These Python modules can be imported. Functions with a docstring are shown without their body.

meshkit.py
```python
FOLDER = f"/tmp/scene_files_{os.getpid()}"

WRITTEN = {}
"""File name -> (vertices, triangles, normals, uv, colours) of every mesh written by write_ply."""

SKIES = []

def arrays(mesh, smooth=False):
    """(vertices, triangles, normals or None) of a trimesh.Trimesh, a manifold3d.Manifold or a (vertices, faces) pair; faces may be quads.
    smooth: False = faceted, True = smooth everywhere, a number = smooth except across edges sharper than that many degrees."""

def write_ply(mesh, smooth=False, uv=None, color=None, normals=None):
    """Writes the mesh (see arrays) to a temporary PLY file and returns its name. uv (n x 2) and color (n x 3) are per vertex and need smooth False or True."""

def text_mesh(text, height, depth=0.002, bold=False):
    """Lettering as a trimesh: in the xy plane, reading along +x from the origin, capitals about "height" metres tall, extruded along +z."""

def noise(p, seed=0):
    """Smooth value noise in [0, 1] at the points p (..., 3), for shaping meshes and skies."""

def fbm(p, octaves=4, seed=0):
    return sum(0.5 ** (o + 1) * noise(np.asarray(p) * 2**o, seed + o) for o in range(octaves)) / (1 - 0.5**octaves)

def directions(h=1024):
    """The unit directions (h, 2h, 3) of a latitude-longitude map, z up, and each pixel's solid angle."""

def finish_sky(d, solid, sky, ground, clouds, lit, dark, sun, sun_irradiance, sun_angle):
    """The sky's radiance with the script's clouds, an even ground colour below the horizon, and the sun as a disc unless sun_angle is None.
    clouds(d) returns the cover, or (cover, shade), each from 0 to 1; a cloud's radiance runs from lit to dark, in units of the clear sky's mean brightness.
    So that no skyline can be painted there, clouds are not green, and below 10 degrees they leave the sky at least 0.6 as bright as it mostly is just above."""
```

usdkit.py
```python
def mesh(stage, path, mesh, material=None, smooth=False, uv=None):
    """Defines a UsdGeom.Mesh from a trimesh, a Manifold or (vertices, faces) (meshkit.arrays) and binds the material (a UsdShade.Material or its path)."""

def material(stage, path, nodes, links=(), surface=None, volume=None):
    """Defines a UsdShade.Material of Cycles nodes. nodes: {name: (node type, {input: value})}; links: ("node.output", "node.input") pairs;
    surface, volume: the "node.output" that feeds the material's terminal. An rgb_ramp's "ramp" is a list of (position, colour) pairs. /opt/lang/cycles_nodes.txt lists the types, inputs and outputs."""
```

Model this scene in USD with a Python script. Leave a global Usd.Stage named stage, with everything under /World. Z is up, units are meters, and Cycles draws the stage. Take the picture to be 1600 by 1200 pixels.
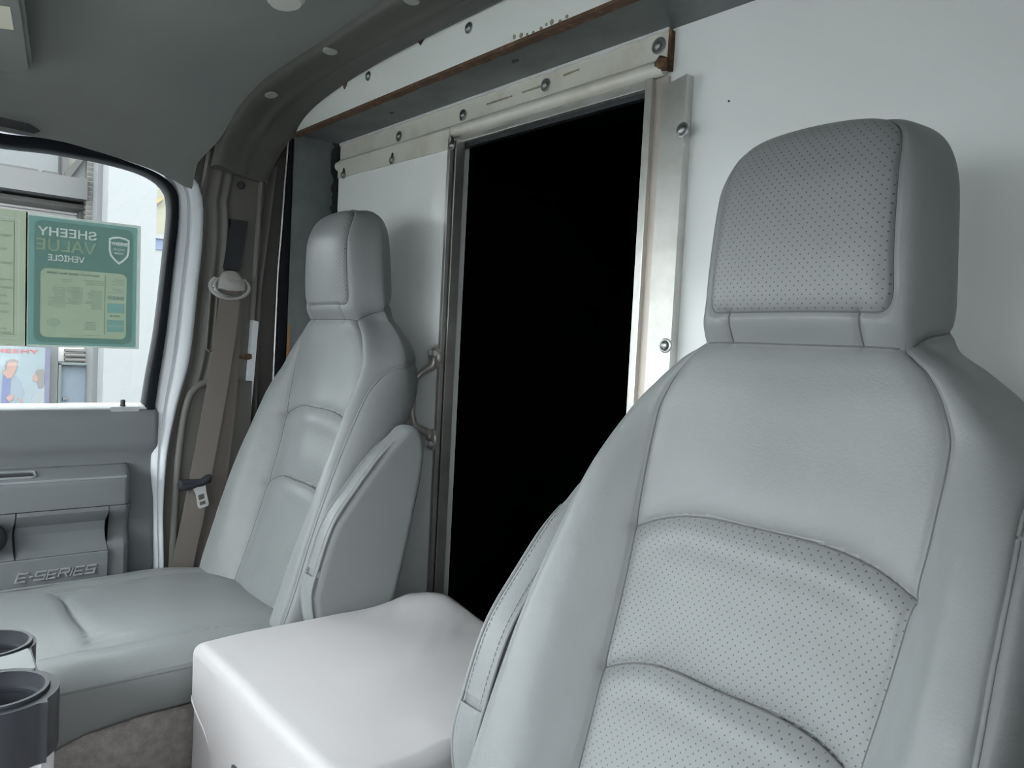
import math, random
import numpy as np, trimesh, manifold3d, usdkit, meshkit
from pxr import Usd, UsdGeom, UsdLux, UsdShade, Sdf, Gf
from scipy.interpolate import CubicSpline, PchipInterpolator
from scipy.spatial import cKDTree
from shapely.geometry import Polygon, Point, box as sbox
from shapely.ops import unary_union
from shapely import affinity

stage = Usd.Stage.CreateInMemory()
UsdGeom.SetStageUpAxis(stage, 'Z'); UsdGeom.SetStageMetersPerUnit(stage, 1.0)
world = UsdGeom.Xform.Define(stage, '/World'); stage.SetDefaultPrim(world.GetPrim())
rng = np.random.default_rng(7); random.seed(7)

# ---------------------------------------------------------------- camera, sky, exposure
H = 0.90                                   # the lens is 0.9 m above the cab floor; geometry below is written from the lens (x along the bulkhead, y rearwards, z up)
YAW, PITCH, ROLL, FPX = math.radians(49.412), math.radians(2.576), math.radians(2.966), 1201.6
c_, s_ = math.cos(YAW), math.sin(YAW)
fw = np.array([-s_*math.cos(PITCH), c_*math.cos(PITCH), -math.sin(PITCH)])
rt = np.array([c_, s_, 0.0]); up = np.cross(rt, fw)
RT = math.cos(ROLL)*rt + math.sin(ROLL)*up; UP = -math.sin(ROLL)*rt + math.cos(ROLL)*up
cam = UsdGeom.Camera.Define(stage, '/World/camera')
cam.CreateHorizontalApertureAttr(36.0); cam.CreateVerticalApertureAttr(27.0)
cam.CreateFocalLengthAttr(36.0*FPX/1600); cam.CreateClippingRangeAttr((0.02, 1000.0))
m = Gf.Matrix4d(*RT, 0, *UP, 0, *(-fw), 0, 0, 0, H, 1)
cam.AddTransformOp().Set(m)
EXPOSURE = 3.47
cam.CreateExposureAttr(EXPOSURE)
dome = UsdLux.DomeLight.Define(stage, '/World/overcast_sky')
dome.CreateIntensityAttr(1.0); dome.CreateColorAttr(Gf.Vec3f(1, 1, 1))
sky = usdkit.material(stage, '/World/Looks/overcast', {'tc': ('texture_coordinate', {}), 's': ('separate_xyz', {}), 'r': ('rgb_ramp', {'ramp': [(0., (.30, .31, .32)), (.5, (.30, .31, .32)), (.505, (.66, .68, .70)), (1., (1.05, 1.09, 1.13))]}), 'm': ('map_range', {'from_min': -1., 'from_max': 1.}), 'b': ('background_shader', {'strength': 1.})},
    [('tc.generated', 's.vector'), ('s.z', 'm.value'), ('m.result', 'r.fac'), ('r.color', 'b.color')], surface='b.background')
UsdShade.MaterialBindingAPI.Apply(dome.GetPrim()).Bind(sky)

# ---------------------------------------------------------------- helpers
used = {}
def free(path):
    base = path; n = used.get(base, -1) + 1; used[base] = n
    return base if n == 0 else f'{base}_{n:03d}'

BASE = {}
def tag(prim, label=None, cat=None, group=None, kind=None):
    for k, v in (('label', label), ('category', cat), ('group', group), ('kind', kind)):
        if v: prim.SetCustomDataByKey(k, v)
    return prim

def thing(name, label, cat, base=(0, 0, 0), group=None, kind=None):
    x = UsdGeom.Xform.Define(stage, free('/World/' + name))
    b = np.array([base[0], base[1], base[2] + H]); x.AddTranslateOp().Set(Gf.Vec3d(*b))
    BASE[str(x.GetPath())] = b
    return tag(x.GetPrim(), label, cat, group, kind)

def tri(mesh):
    if hasattr(mesh, 'to_mesh'):
        q = mesh.to_mesh(); return trimesh.Trimesh(np.array(q.vert_properties[:, :3], float), np.array(q.tri_verts), process=False)
    if isinstance(mesh, (tuple,)):
        v, f = np.asarray(mesh[0], float), np.asarray(mesh[1], int)
        if f.shape[1] == 4: f = np.vstack([f[:, [0, 1, 2]], f[:, [0, 2, 3]]])
        return trimesh.Trimesh(v, f, process=False)
    if isinstance(mesh, list): return trimesh.util.concatenate([tri(x) for x in mesh])
    return mesh

def obj(name, mesh, mat, parent=None, smooth=30, label=None, cat=None, group=None, kind=None):
    mesh = tri(mesh); v = np.array(mesh.vertices, float); v[:, 2] += H
    path = '/World' if parent is None else str(parent.GetPath())
    if parent is not None:
        b = None; p = parent
        while p and str(p.GetPath()) != '/World':
            if str(p.GetPath()) in BASE: b = BASE[str(p.GetPath())]; break
            p = p.GetParent()
        if b is not None: v = v - b
        else:
            pass
    prim = usdkit.mesh(stage, free(f'{path}/{name}'), (v, mesh.faces), M[mat], smooth=smooth).GetPrim()
    return tag(prim, label, cat, group, kind)

def hull(pts): return tri(manifold3d.Manifold.hull_points(np.asarray(pts, np.float64)))

def box(x0, x1, y0, y1, z0, z1, b=0.0):
    if b <= 0:
        return trimesh.creation.box(bounds=[[min(x0, x1), min(y0, y1), min(z0, z1)], [max(x0, x1), max(y0, y1), max(z0, z1)]])
    x0, x1 = sorted((x0, x1)); y0, y1 = sorted((y0, y1)); z0, z1 = sorted((z0, z1))
    P = []
    for x, sx in ((x0, 1), (x1, -1)):
        for y, sy in ((y0, 1), (y1, -1)):
            for z, sz in ((z0, 1), (z1, -1)):
                P += [(x + sx*b, y + sy*b, z), (x + sx*b, y, z + sz*b), (x, y + sy*b, z + sz*b), (x + .3*b*sx, y + .3*b*sy, z + .3*b*sz)]
    return hull(P)

def frames(P, closed=False):
    P = np.asarray(P, float)
    T = (np.roll(P, -1, 0) - np.roll(P, 1, 0)) if closed else np.gradient(P, axis=0)
    T /= np.linalg.norm(T, axis=1, keepdims=True) + 1e-12
    N = np.zeros_like(P); a = np.array([0, 0, 1.0]) if abs(T[0, 2]) < .9 else np.array([1.0, 0, 0])
    n = a - T[0]*(a @ T[0])
    for i in range(len(P)):
        n = n - T[i]*(n @ T[i]); n /= np.linalg.norm(n) + 1e-12; N[i] = n
    return T, N, np.cross(T, N)

def tube(P, r, sides=8, closed=False, cap=True):
    P = np.asarray(P, float); n = len(P); T, N, B = frames(P, closed)
    r = np.broadcast_to(np.asarray(r, float), (n,))
    ang = np.arange(sides)*2*np.pi/sides
    v = P[:, None] + r[:, None, None]*(np.cos(ang)[None, :, None]*N[:, None] + np.sin(ang)[None, :, None]*B[:, None])
    f = []
    m = n if closed else n - 1
    for i in range(m):
        j = (i + 1) % n
        for k in range(sides):
            l = (k + 1) % sides
            f += [(i*sides + k, i*sides + l, j*sides + l), (i*sides + k, j*sides + l, j*sides + k)]
    v = v.reshape(-1, 3)
    if cap and not closed:
        a, b = len(v), len(v) + 1; v = np.vstack([v, P[0], P[-1]])
        for k in range(sides):
            l = (k + 1) % sides
            f += [(a, l, k), (b, (n-1)*sides + k, (n-1)*sides + l)]
    return trimesh.Trimesh(v, np.array(f), process=False)

def loft(rings, cap0=True, cap1=True):
    """rings: (n, k, 3), closed rings of k points."""
    R = np.asarray(rings, float); n, k = R.shape[:2]
    i, j = np.meshgrid(np.arange(n - 1), np.arange(k), indexing='ij'); j2 = (j + 1) % k
    q = np.stack([i*k + j, i*k + j2, (i+1)*k + j2, (i+1)*k + j], -1).reshape(-1, 4)
    f = np.vstack([q[:, [0, 1, 2]], q[:, [0, 2, 3]]]); v = R.reshape(-1, 3)
    if cap0:
        a = len(v); v = np.vstack([v, R[0].mean(0)]); f = np.vstack([f, [[a, (t+1) % k, t] for t in range(k)]])
    if cap1:
        a = len(v); v = np.vstack([v, R[-1].mean(0)]); o = (n-1)*k; f = np.vstack([f, [[a, o + t, o + (t+1) % k] for t in range(k)]])
    me = trimesh.Trimesh(v, f, process=False)
    if me.volume < 0: me.invert()
    return me

def grid(P, flip=False):
    P = np.asarray(P, float); n, k = P.shape[:2]
    i, j = np.meshgrid(np.arange(n - 1), np.arange(k - 1), indexing='ij')
    q = np.stack([i*k + j, i*k + j + 1, (i+1)*k + j + 1, (i+1)*k + j], -1).reshape(-1, 4)
    if flip: q = q[:, ::-1]
    return trimesh.Trimesh(P.reshape(-1, 3), np.vstack([q[:, [0, 1, 2]], q[:, [0, 2, 3]]]), process=False)

def sheet(P, thick, direction):
    """a surface grid given real thickness along a direction"""
    P = np.asarray(P, float); Q = P + np.asarray(direction, float)*thick
    n, k = P.shape[:2]
    edge = lambda A: np.concatenate([A[0], A[1:, -1], A[-1, ::-1][1:], A[::-1, 0][1:-1]])
    a, b = grid(P), grid(Q, True); e0, e1 = edge(P), edge(Q)
    L = len(e0); f = [(i, (i+1) % L, L + (i+1) % L) for i in range(L)] + [(i, L + (i+1) % L, L + i) for i in range(L)]
    return trimesh.util.concatenate([a, b, trimesh.Trimesh(np.vstack([e0, e1]), np.array(f), process=False)])

def place(mesh, o, ex, ey, ez):
    mesh = tri(mesh).copy(); v = np.array(mesh.vertices)
    mesh.vertices = np.asarray(o) + v[:, :1]*np.asarray(ex) + v[:, 1:2]*np.asarray(ey) + v[:, 2:3]*np.asarray(ez)
    if np.dot(np.cross(ex, ey), ez) < 0: mesh.invert()
    return mesh

def extr(poly, d):
    out = []
    for g in getattr(poly, 'geoms', [poly]):
        if g.geom_type == 'Polygon' and g.area > 1e-9: out.append(trimesh.creation.extrude_polygon(g, d, engine='earcut'))
    return trimesh.util.concatenate(out)

def rrect(x0, y0, x1, y1, r): return sbox(x0 + r, y0 + r, x1 - r, y1 - r).buffer(r, 6)

def lathe(profile, n=20, caps=True):
    """profile: (r, h) pairs; axis +z"""
    pr = np.array(profile, float); a = np.arange(n)*2*np.pi/n
    R = np.stack([np.stack([r*np.cos(a), r*np.sin(a), np.full(n, h)], -1) for r, h in pr])
    return loft(R, caps, caps)

def text_poly(text, height, bold=False):
    me = meshkit.text_mesh(text, height, .01, bold)
    t = me.triangles; nz = me.face_normals[:, 2]
    return unary_union([Polygon(x[:, :2]).buffer(1e-6) for x in t[nz > .9]])

def ray(u, v): return RT*(u - 800)/FPX - UP*(v - 600)/FPX + fw          # a sight line from the lens, for measuring where a thing stands
def onX(u, v, X): d = ray(u, v); return d*X/d[0]
def onY(u, v, Y): d = ray(u, v); return d*Y/d[1]
def onZ(u, v, Z): d = ray(u, v); return d*Z/d[2]

# ---------------------------------------------------------------- materials
M = {}
def mat(name, color, rough=.5, metal=0., spec=.5, bump=None, var=None, coat=0., extra=None):
    """bump: (kind, scale, strength, distance); var: (scale, other colour, low, high) noise mixing a second colour in"""
    n = {'p': ('principled_bsdf', {'base_color': color, 'roughness': rough, 'metallic': metal, 'specular_ior_level': spec, 'coat_weight': coat, **(extra or {})}), 'tc': ('texture_coordinate', {})}
    l = []
    if var:
        n['vn'] = ('noise_texture', {'scale': var[0], 'detail': 4., 'roughness': .6})
        n['vr'] = ('map_range', {'from_min': var[2], 'from_max': var[3], 'clamp': True})
        n['vm'] = ('mix', {'color1': color, 'color2': var[1]})
        l += [('tc.object', 'vn.vector'), ('vn.fac', 'vr.value'), ('vr.result', 'vm.fac'), ('vm.color', 'p.base_color')]
    if bump:
        if bump[0] == 'voronoi': n['bn'] = ('voronoi_texture', {'scale': bump[1]}); o = 'bn.distance'
        else: n['bn'] = ('noise_texture', {'scale': bump[1], 'detail': 3., 'roughness': .6}); o = 'bn.fac'
        n['b'] = ('bump', {'strength': bump[2], 'distance': bump[3]})
        l += [('tc.object', 'bn.vector'), (o, 'b.height'), ('b.normal', 'p.normal')]
    M[name] = usdkit.material(stage, '/World/Looks/' + name, n, l, surface='p.BSDF')

VINYL = (.185, .193, .195)
mat('vinyl', VINYL, .40, bump=('noise', 420., .35, .0006), spec=.45)
mat('vinyl_seam', (.10, .10, .10), .7)
mat('vinyl_stitch', (.26, .27, .27), .7)
mat('cover_vinyl', (0.3864, 0.3680, 0.3726), .42, bump=('noise', 500., .15, .0004), spec=.4)
mat('piping', (.66, .65, .65), .4)
mat('headliner', (.195, .205, .193), .95, bump=('noise', 900., .3, .0006), var=(3., (.18, .195, .188), .35, .65))
mat('bow_plastic', (0.0808, 0.0790, 0.0706), .6, bump=('noise', 700., .2, .0004))
mat('plug_plastic', (.30, .31, .29), .6)
mat('pillar_paint', (0.1312, 0.1260, 0.1140), .5)
mat('door_frame_paint', (.74, .77, .80), .3)
mat('belt_taupe', (0.1552, 0.1357, 0.1207), .8, bump=('noise', 900., .3, .0005))
mat('trim_tan', (.42, .385, .35), .8)
mat('guide_plastic', (.33, .32, .30), .5)
mat('chrome', (.8, .8, .8), .15, metal=1.)
mat('steel', (.42, .43, .43), .32, metal=1.)
mat('handle_steel', (.42, .40, .37), .36, metal=.55, var=(30., (.28, .26, .235), .45, .7))
mat('aluminium', (.72, .71, .68), .36, metal=.9, var=(14., (.58, .57, .54), .4, .7), bump=('noise', 120., .1, .0004))
mat('aluminium_warm', (.62, .56, .51), .42, metal=.8)
mat('cream_paint', (.66, .645, .58), .35, var=(9., (.52, .49, .41), .5, .75))
mat('white_wall', (.84, .86, .85), .13, spec=.5, bump=('noise', 9., .08, .004), coat=.0)
mat('white_band', (.80, .83, .80), .3)
mat('galvanised', (.20, .215, .215), .5, metal=.45, var=(11., (.145, .16, .165), .35, .65))
mat('rust', (.10, .055, .035), .9, var=(60., (.22, .12, .06), .5, .7))
mat('dirt', (.30, .27, .20), .9)
mat('rubber', (.007, .008, .011), .7, spec=.12)
mat('tongue', (.55, .55, .55), .35, metal=.3)
mat('black_plastic', (.02, .022, .027), .45)
mat('holder_plastic', (.013, .014, .018), .42)
mat('holder_grey', (.15, .158, .16), .5)
mat('holder_light', (.52, .51, .54), .5)
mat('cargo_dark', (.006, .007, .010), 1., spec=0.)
mat('wood_edge', (.28, .15, .08), .8)
mat('door_plastic', (0.1530, 0.1632, 0.1700), .55, bump=('noise', 800., .2, .0004))
mat('door_belt', (0.4712, 0.4830, 0.4830), .5)
mat('door_letters', (.25, .265, .275), .35)
mat('carpet', (.42, .385, .37), 1., spec=.1, bump=('noise', 500., 1., .003), var=(60., (.30, .27, .26), .35, .65))
mat('label_paper', (.62, .60, .50), .8)
mat('lens_plastic', (.55, .55, .52), .2)
mat('asphalt', (.25, .25, .25), .9, var=(3., (.20, .20, .20), .4, .6))
mat('van_white', (.72, .73, .74), .3)
# exterior
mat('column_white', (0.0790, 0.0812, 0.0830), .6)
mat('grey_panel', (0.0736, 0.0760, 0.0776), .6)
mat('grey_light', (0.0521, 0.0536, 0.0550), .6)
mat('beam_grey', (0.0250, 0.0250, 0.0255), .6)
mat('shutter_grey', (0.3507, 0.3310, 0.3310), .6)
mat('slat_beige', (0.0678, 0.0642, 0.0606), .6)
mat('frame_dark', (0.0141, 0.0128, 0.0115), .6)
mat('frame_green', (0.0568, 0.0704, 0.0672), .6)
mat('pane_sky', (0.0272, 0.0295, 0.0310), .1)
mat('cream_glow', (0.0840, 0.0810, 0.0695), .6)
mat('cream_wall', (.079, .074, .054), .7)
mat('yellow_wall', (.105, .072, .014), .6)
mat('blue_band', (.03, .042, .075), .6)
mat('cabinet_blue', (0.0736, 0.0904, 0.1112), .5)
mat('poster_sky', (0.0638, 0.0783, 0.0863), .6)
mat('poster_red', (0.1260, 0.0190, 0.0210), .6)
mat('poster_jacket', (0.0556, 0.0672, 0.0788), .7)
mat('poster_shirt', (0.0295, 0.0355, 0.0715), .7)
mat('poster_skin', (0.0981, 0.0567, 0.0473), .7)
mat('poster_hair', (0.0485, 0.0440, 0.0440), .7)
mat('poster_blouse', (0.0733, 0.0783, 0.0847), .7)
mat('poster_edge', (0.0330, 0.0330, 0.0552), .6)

def paper(name, refl, trans):
    M[name] = usdkit.material(stage, '/World/Looks/' + name, {'d': ('diffuse_bsdf', {'color': refl}), 't': ('translucent_bsdf', {'color': trans}), 'm': ('mix_closure', {'fac': .8})},
        [('d.BSDF', 'm.closure1'), ('t.BSDF', 'm.closure2')], surface='m.closure')
paper('sign_teal', (0.06, 0.1, 0.09), (0.23, 0.305, 0.285))
paper('sign_teal_light', (0.08, 0.13, 0.12), (0.275, 0.37, 0.355))
paper('sign_paper', (0.18, 0.2, 0.15), (0.365, 0.405, 0.35))
paper('sign_pale', (0.25, 0.27, 0.25), (0.45, 0.48, 0.46))
paper('sign_grey', (0.12, 0.15, 0.12), (0.3, 0.35, 0.3))
paper('sign_form', (.2, .22, .17), (.40, .43, .375))
paper('sign_ink', (0.1, 0.12, 0.1), (0.27, 0.305, 0.27))
paper('sign_print', (0.15, 0.17, 0.13), (0.335, 0.38, 0.33))
M['pane'] = usdkit.material(stage, '/World/Looks/pane', {'f': ('fresnel', {'IOR': 1.45}), 't': ('transparent_bsdf', {'color': (.93, .96, .95)}), 'g': ('glossy_bsdf', {'color': (1, 1, 1), 'roughness': .01}), 'm': ('mix_closure', {})},
    [('f.fac', 'm.fac'), ('t.BSDF', 'm.closure1'), ('g.BSDF', 'm.closure2')], surface='m.closure')
M['pane_tinted'] = usdkit.material(stage, '/World/Looks/pane_tinted', {'f': ('fresnel', {'IOR': 1.45}), 't': ('transparent_bsdf', {'color': (.62, .63, .63)}), 'g': ('glossy_bsdf', {'color': (1, 1, 1), 'roughness': .01}), 'm': ('mix_closure', {})},
    [('f.fac', 'm.fac'), ('t.BSDF', 'm.closure1'), ('g.BSDF', 'm.closure2')], surface='m.closure')
def perforated():
    k = 1/.0056
    n = {'p': ('principled_bsdf', {'base_color': VINYL, 'roughness': .40, 'specular_ior_level': .45}), 'tc': ('texture_coordinate', {}), 'mp': ('mapping', {'mapping_type': 'point', 'rotation': (0, math.radians(45), 0), 'scale': (1, 1, 1)}), 's': ('separate_xyz', {})}
    l = [('tc.object', 'mp.vector'), ('mp.vector', 's.vector')]
    for ax in 'xz':
        n['k'+ax] = ('math', {'math_type': 'multiply', 'value2': k}); n['f'+ax] = ('math', {'math_type': 'fraction'}); n['c'+ax] = ('math', {'math_type': 'subtract', 'value2': .5}); n['q'+ax] = ('math', {'math_type': 'power', 'value2': 2.})
        n['o'+ax] = ('math', {'math_type': 'add', 'value2': 100.}); n['a'+ax] = ('math', {'math_type': 'absolute'})
        l += [('s.'+ax, 'k'+ax+'.value1'), ('k'+ax+'.value', 'o'+ax+'.value1'), ('o'+ax+'.value', 'f'+ax+'.value1'), ('f'+ax+'.value', 'c'+ax+'.value1'), ('c'+ax+'.value', 'a'+ax+'.value1'), ('a'+ax+'.value', 'q'+ax+'.value1')]
    n['add'] = ('math', {'math_type': 'add'}); n['rt'] = ('math', {'math_type': 'sqrt'}); n['h'] = ('map_range', {'from_min': .10, 'from_max': .15, 'clamp': True})
    n['mx'] = ('mix', {'color1': (.06, .06, .06), 'color2': VINYL})
    n['bn'] = ('noise_texture', {'scale': 420., 'detail': 3., 'roughness': .6}); n['b'] = ('bump', {'strength': .3, 'distance': .0006})
    l += [('qx.value', 'add.value1'), ('qz.value', 'add.value2'), ('add.value', 'rt.value1'), ('rt.value', 'h.value'), ('h.result', 'mx.fac'), ('mx.color', 'p.base_color'), ('tc.object', 'bn.vector'), ('bn.fac', 'b.height'), ('b.normal', 'p.normal')]
    M['vinyl_perforated'] = usdkit.material(stage, '/World/Looks/vinyl_perforated', n, l, surface='p.BSDF')
perforated()

# ---------------------------------------------------------------- the cab: floor, ceiling, bulkhead
YB, YW = .775, .90                        # front of the bulkhead's header, and the wall inside its recess
XL, XR = -1.74, .14                       # passenger side and driver side of the cab
FL = -H
SOF = .477                                # the soffit of the recess
def structure(name, label=None): return thing(name, label, None, kind='structure')

fl = structure('floor', 'brown-grey carpeted cab floor')
obj('carpet', box(-1.80, .10, -1.0, .93, FL - .04, FL), 'carpet', fl)
obj('carpet_riser', box(-1.61, -1.15, .06, .70, FL, -.535, .012), 'carpet', fl, label='carpeted riser under the passenger seat')
obj('engine_hump', box(-1.12, -.64, -.40, .36, FL, -.62, .03), 'carpet', fl)
obj('riser_driver', box(-.60, -.15, -.05, .60, FL, -.54, .012), 'carpet', fl)

# headliner: a curved shell over the cab, edge running along the door opening
EY = [-1.0, .2, .30, .36, .42, .47, .51, .535, .548, .66]; EZ = [.352, .356, .358, .352, .344, .335, .322, .312, .310, .308]
edge = PchipInterpolator(EY, EZ)
ys = np.r_[np.linspace(-.62, .50, 48), np.linspace(.51, .655, 30)]; rows = []
for y in ys:
    e_ = float(edge(y)); e = e_
    px = np.array([-1.735, -1.728, -1.715, -1.68, -1.60, -1.46, -1.30, -1.10, -.87]); pz = np.array([e, e + .045, e + .095, .475, .517, .540, .551, .558, .560])
    pz = np.maximum.accumulate(pz)
    t = np.r_[0, np.cumsum(np.hypot(np.diff(px), np.diff(pz)))]; tt = np.linspace(0, t[-1], 70)
    hx, hz = PchipInterpolator(t, px)(tt), PchipInterpolator(t, pz)(tt)
    x = np.r_[hx, (-1.74 - hx)[::-1][1:]]; z = np.r_[hz, hz[::-1][1:]]
    bump = .012*np.exp(-((x + 1.52)/.10)**2 - ((y - .30)/.10)**2) - .010*np.exp(-((x + 1.40)/.12)**2 - ((y - .13)/.09)**2)
    g = 1 - .86*np.clip((-.16 - y)/.44, 0, 1)**1.6                    # falls towards the windscreen header
    rows.append(np.stack([x, np.minimum(y, np.interp(z, [.30, .365, .39, .415, .435, .47, .488, .528, .548, .56], [.548, .556, .574, .592, .602, .615, .622, .635, .652, .656])), e + (z + bump - e)*g], -1))
ce = structure('ceiling', 'dark grey fabric headliner')
obj('headliner', sheet(rows, .02, (0, 0, 1)), 'headliner', ce, smooth=60)
obj('roof_skin', [box(-1.86, .12, -.66, 3.3, .62, .64), box(-1.86, .12, .655, 1.0, .575, .62)], 'van_white', ce)
dl = obj('dome_lamp', place(lathe([(.0, -.018), (.05, -.018), (.062, -.012), (.066, 0), (.066, .02)], 28), onZ(447, -12, .547), (.62, 0, 0), (0, .45, 0), (0, 0, 1)), 'lens_plastic', None, label='small clear lens of the lamp in the grey headliner', cat='ceiling lamp')

# roof bow that ends the headliner in front of the bulkhead, running down to the pillar
px = np.array([-1.737, -1.742, -1.745, -1.738, -1.715, -1.68, -1.63, -1.55, -1.44, -1.30, -1.10, -.87]); pz = np.array([.352, .395, .432, .462, .487, .505, .519, .532, .543, .550, .553, .553])
t = np.r_[0, np.cumsum(np.hypot(np.diff(px), np.diff(pz)))]; tt = np.linspace(0, t[-1], 90)
hx, hz = PchipInterpolator(t, px)(tt), PchipInterpolator(t, pz)(tt)
bx = np.r_[hx, (-1.74 - hx)[::-1][1:]]; bz = np.r_[hz, hz[::-1][1:]]
dx, dz = np.gradient(bx), np.gradient(bz); nx, nz = dz, -dx; ln = np.hypot(nx, nz); nx, nz = nx/ln, nz/ln     # pointing into the cab
if nz[len(nz)//2] > 0: nx, nz = -nx, -nz
hpx = np.array([-1.731, -1.722, -1.715, -1.68, -1.60, -1.46, -1.30, -1.10, -.87]); hpz = np.array([.368, .41, .437, .475, .517, .540, .551, .558, .560])
th_ = np.r_[0, np.cumsum(np.hypot(np.diff(hpx), np.diff(hpz)))]; qx, qz = PchipInterpolator(th_, hpx)(np.linspace(0, th_[-1], 90)), PchipInterpolator(th_, hpz)(np.linspace(0, th_[-1], 90))
qx = np.r_[qx, (-1.74 - qx)[::-1][1:]]; qz = np.r_[qz, qz[::-1][1:]]                       # front edge: lies on the headliner
yf = np.interp(qz, [.368, .445, .488, .528, .548, .56], [.590, .600, .618, .630, .646, .648]); yb = np.interp(bz, [.352, .40, .44, .468], [.715, .735, .757, YB + .003])
off = lambda w: np.interp(w, [0, .03, .12, .40, .50, .60, .90, 1], [-.004, .008, .012, .012, .018, .012, .008, 0])
def mixw(w): k = np.clip(w/.6, 0, 1); return k*k*(3 - 2*k)
P = [[(qx[i] + (bx[i] - qx[i])*mixw(w) + nx[i]*off(w), yf[i] + (yb[i] - yf[i])*w, qz[i] + (bz[i] - qz[i])*mixw(w) + nz[i]*off(w)) for w in np.linspace(0, 1, 26)] for i in range(len(bx))]
bow = structure('trim_1', 'dark brown-grey plastic roof bow with round plugs')
ringsB = [P[i] + [(bx[i] - nx[i]*.012, yb[i], bz[i] - nz[i]*.012), (qx[i] - nx[i]*.016, yf[i], qz[i] - nz[i]*.016)] for i in range(len(bx))]
obj('bow', loft(ringsB), 'bow_plastic', bow, smooth=50)
for u, v in ((424, 148), (516, 80), (643, 0), (790, -95)):
    # disc lying on the bow where the sight line meets it
    best = None; A = np.array(P)
    d = ray(u, v); d /= np.linalg.norm(d); pr = A @ d; dist = np.linalg.norm(A - pr[..., None]*d, axis=-1)
    i, j = np.unravel_index(np.argmin(dist), dist.shape); i = min(max(i, 1), len(P) - 2); j = min(max(j, 1), 24)
    n = np.cross(A[i+1, j] - A[i-1, j], A[i, j+1] - A[i, j-1]); n /= np.linalg.norm(n); n = n if n[2] < 0 else -n
    e1 = A[i+1, j] - A[i-1, j]; e1 /= np.linalg.norm(e1); e2 = np.cross(n, e1)
    q = d*(A[i, j] @ n)/(d @ n)
    obj('plug', place(lathe([(.0135, -.004), (.0135, .001), (.012, .0024), (.0, .0028)], 24), q, e1, e2, n), 'plug_plastic', bow, label='light grey round plug')

# bulkhead
bw = structure('wall_back', 'white steel bulkhead behind the seats')
# header band over the recess, its top following the roof bow
top = np.interp(np.linspace(-1.748, .14, 60), bx, bz) + .03
xs = np.linspace(-1.748, .14, 60)
pol = Polygon([(x, SOF - .002) for x in xs] + [(x, max(z, SOF + .004)) for x, z in zip(xs[::-1], top[::-1])])
def wallpoly(poly, y, depth): return place(extr(poly, depth), (0, y, 0), (1, 0, 0), (0, 0, 1), (0, 1, 0))
obj('header_band', wallpoly(pol, YB, .012), 'white_band', bw)
obj('soffit', box(XL - .01, XR, YB + .0125, YW + .03, SOF, SOF + .012), 'galvanised', bw, label='galvanised underside of the recess')
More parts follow.
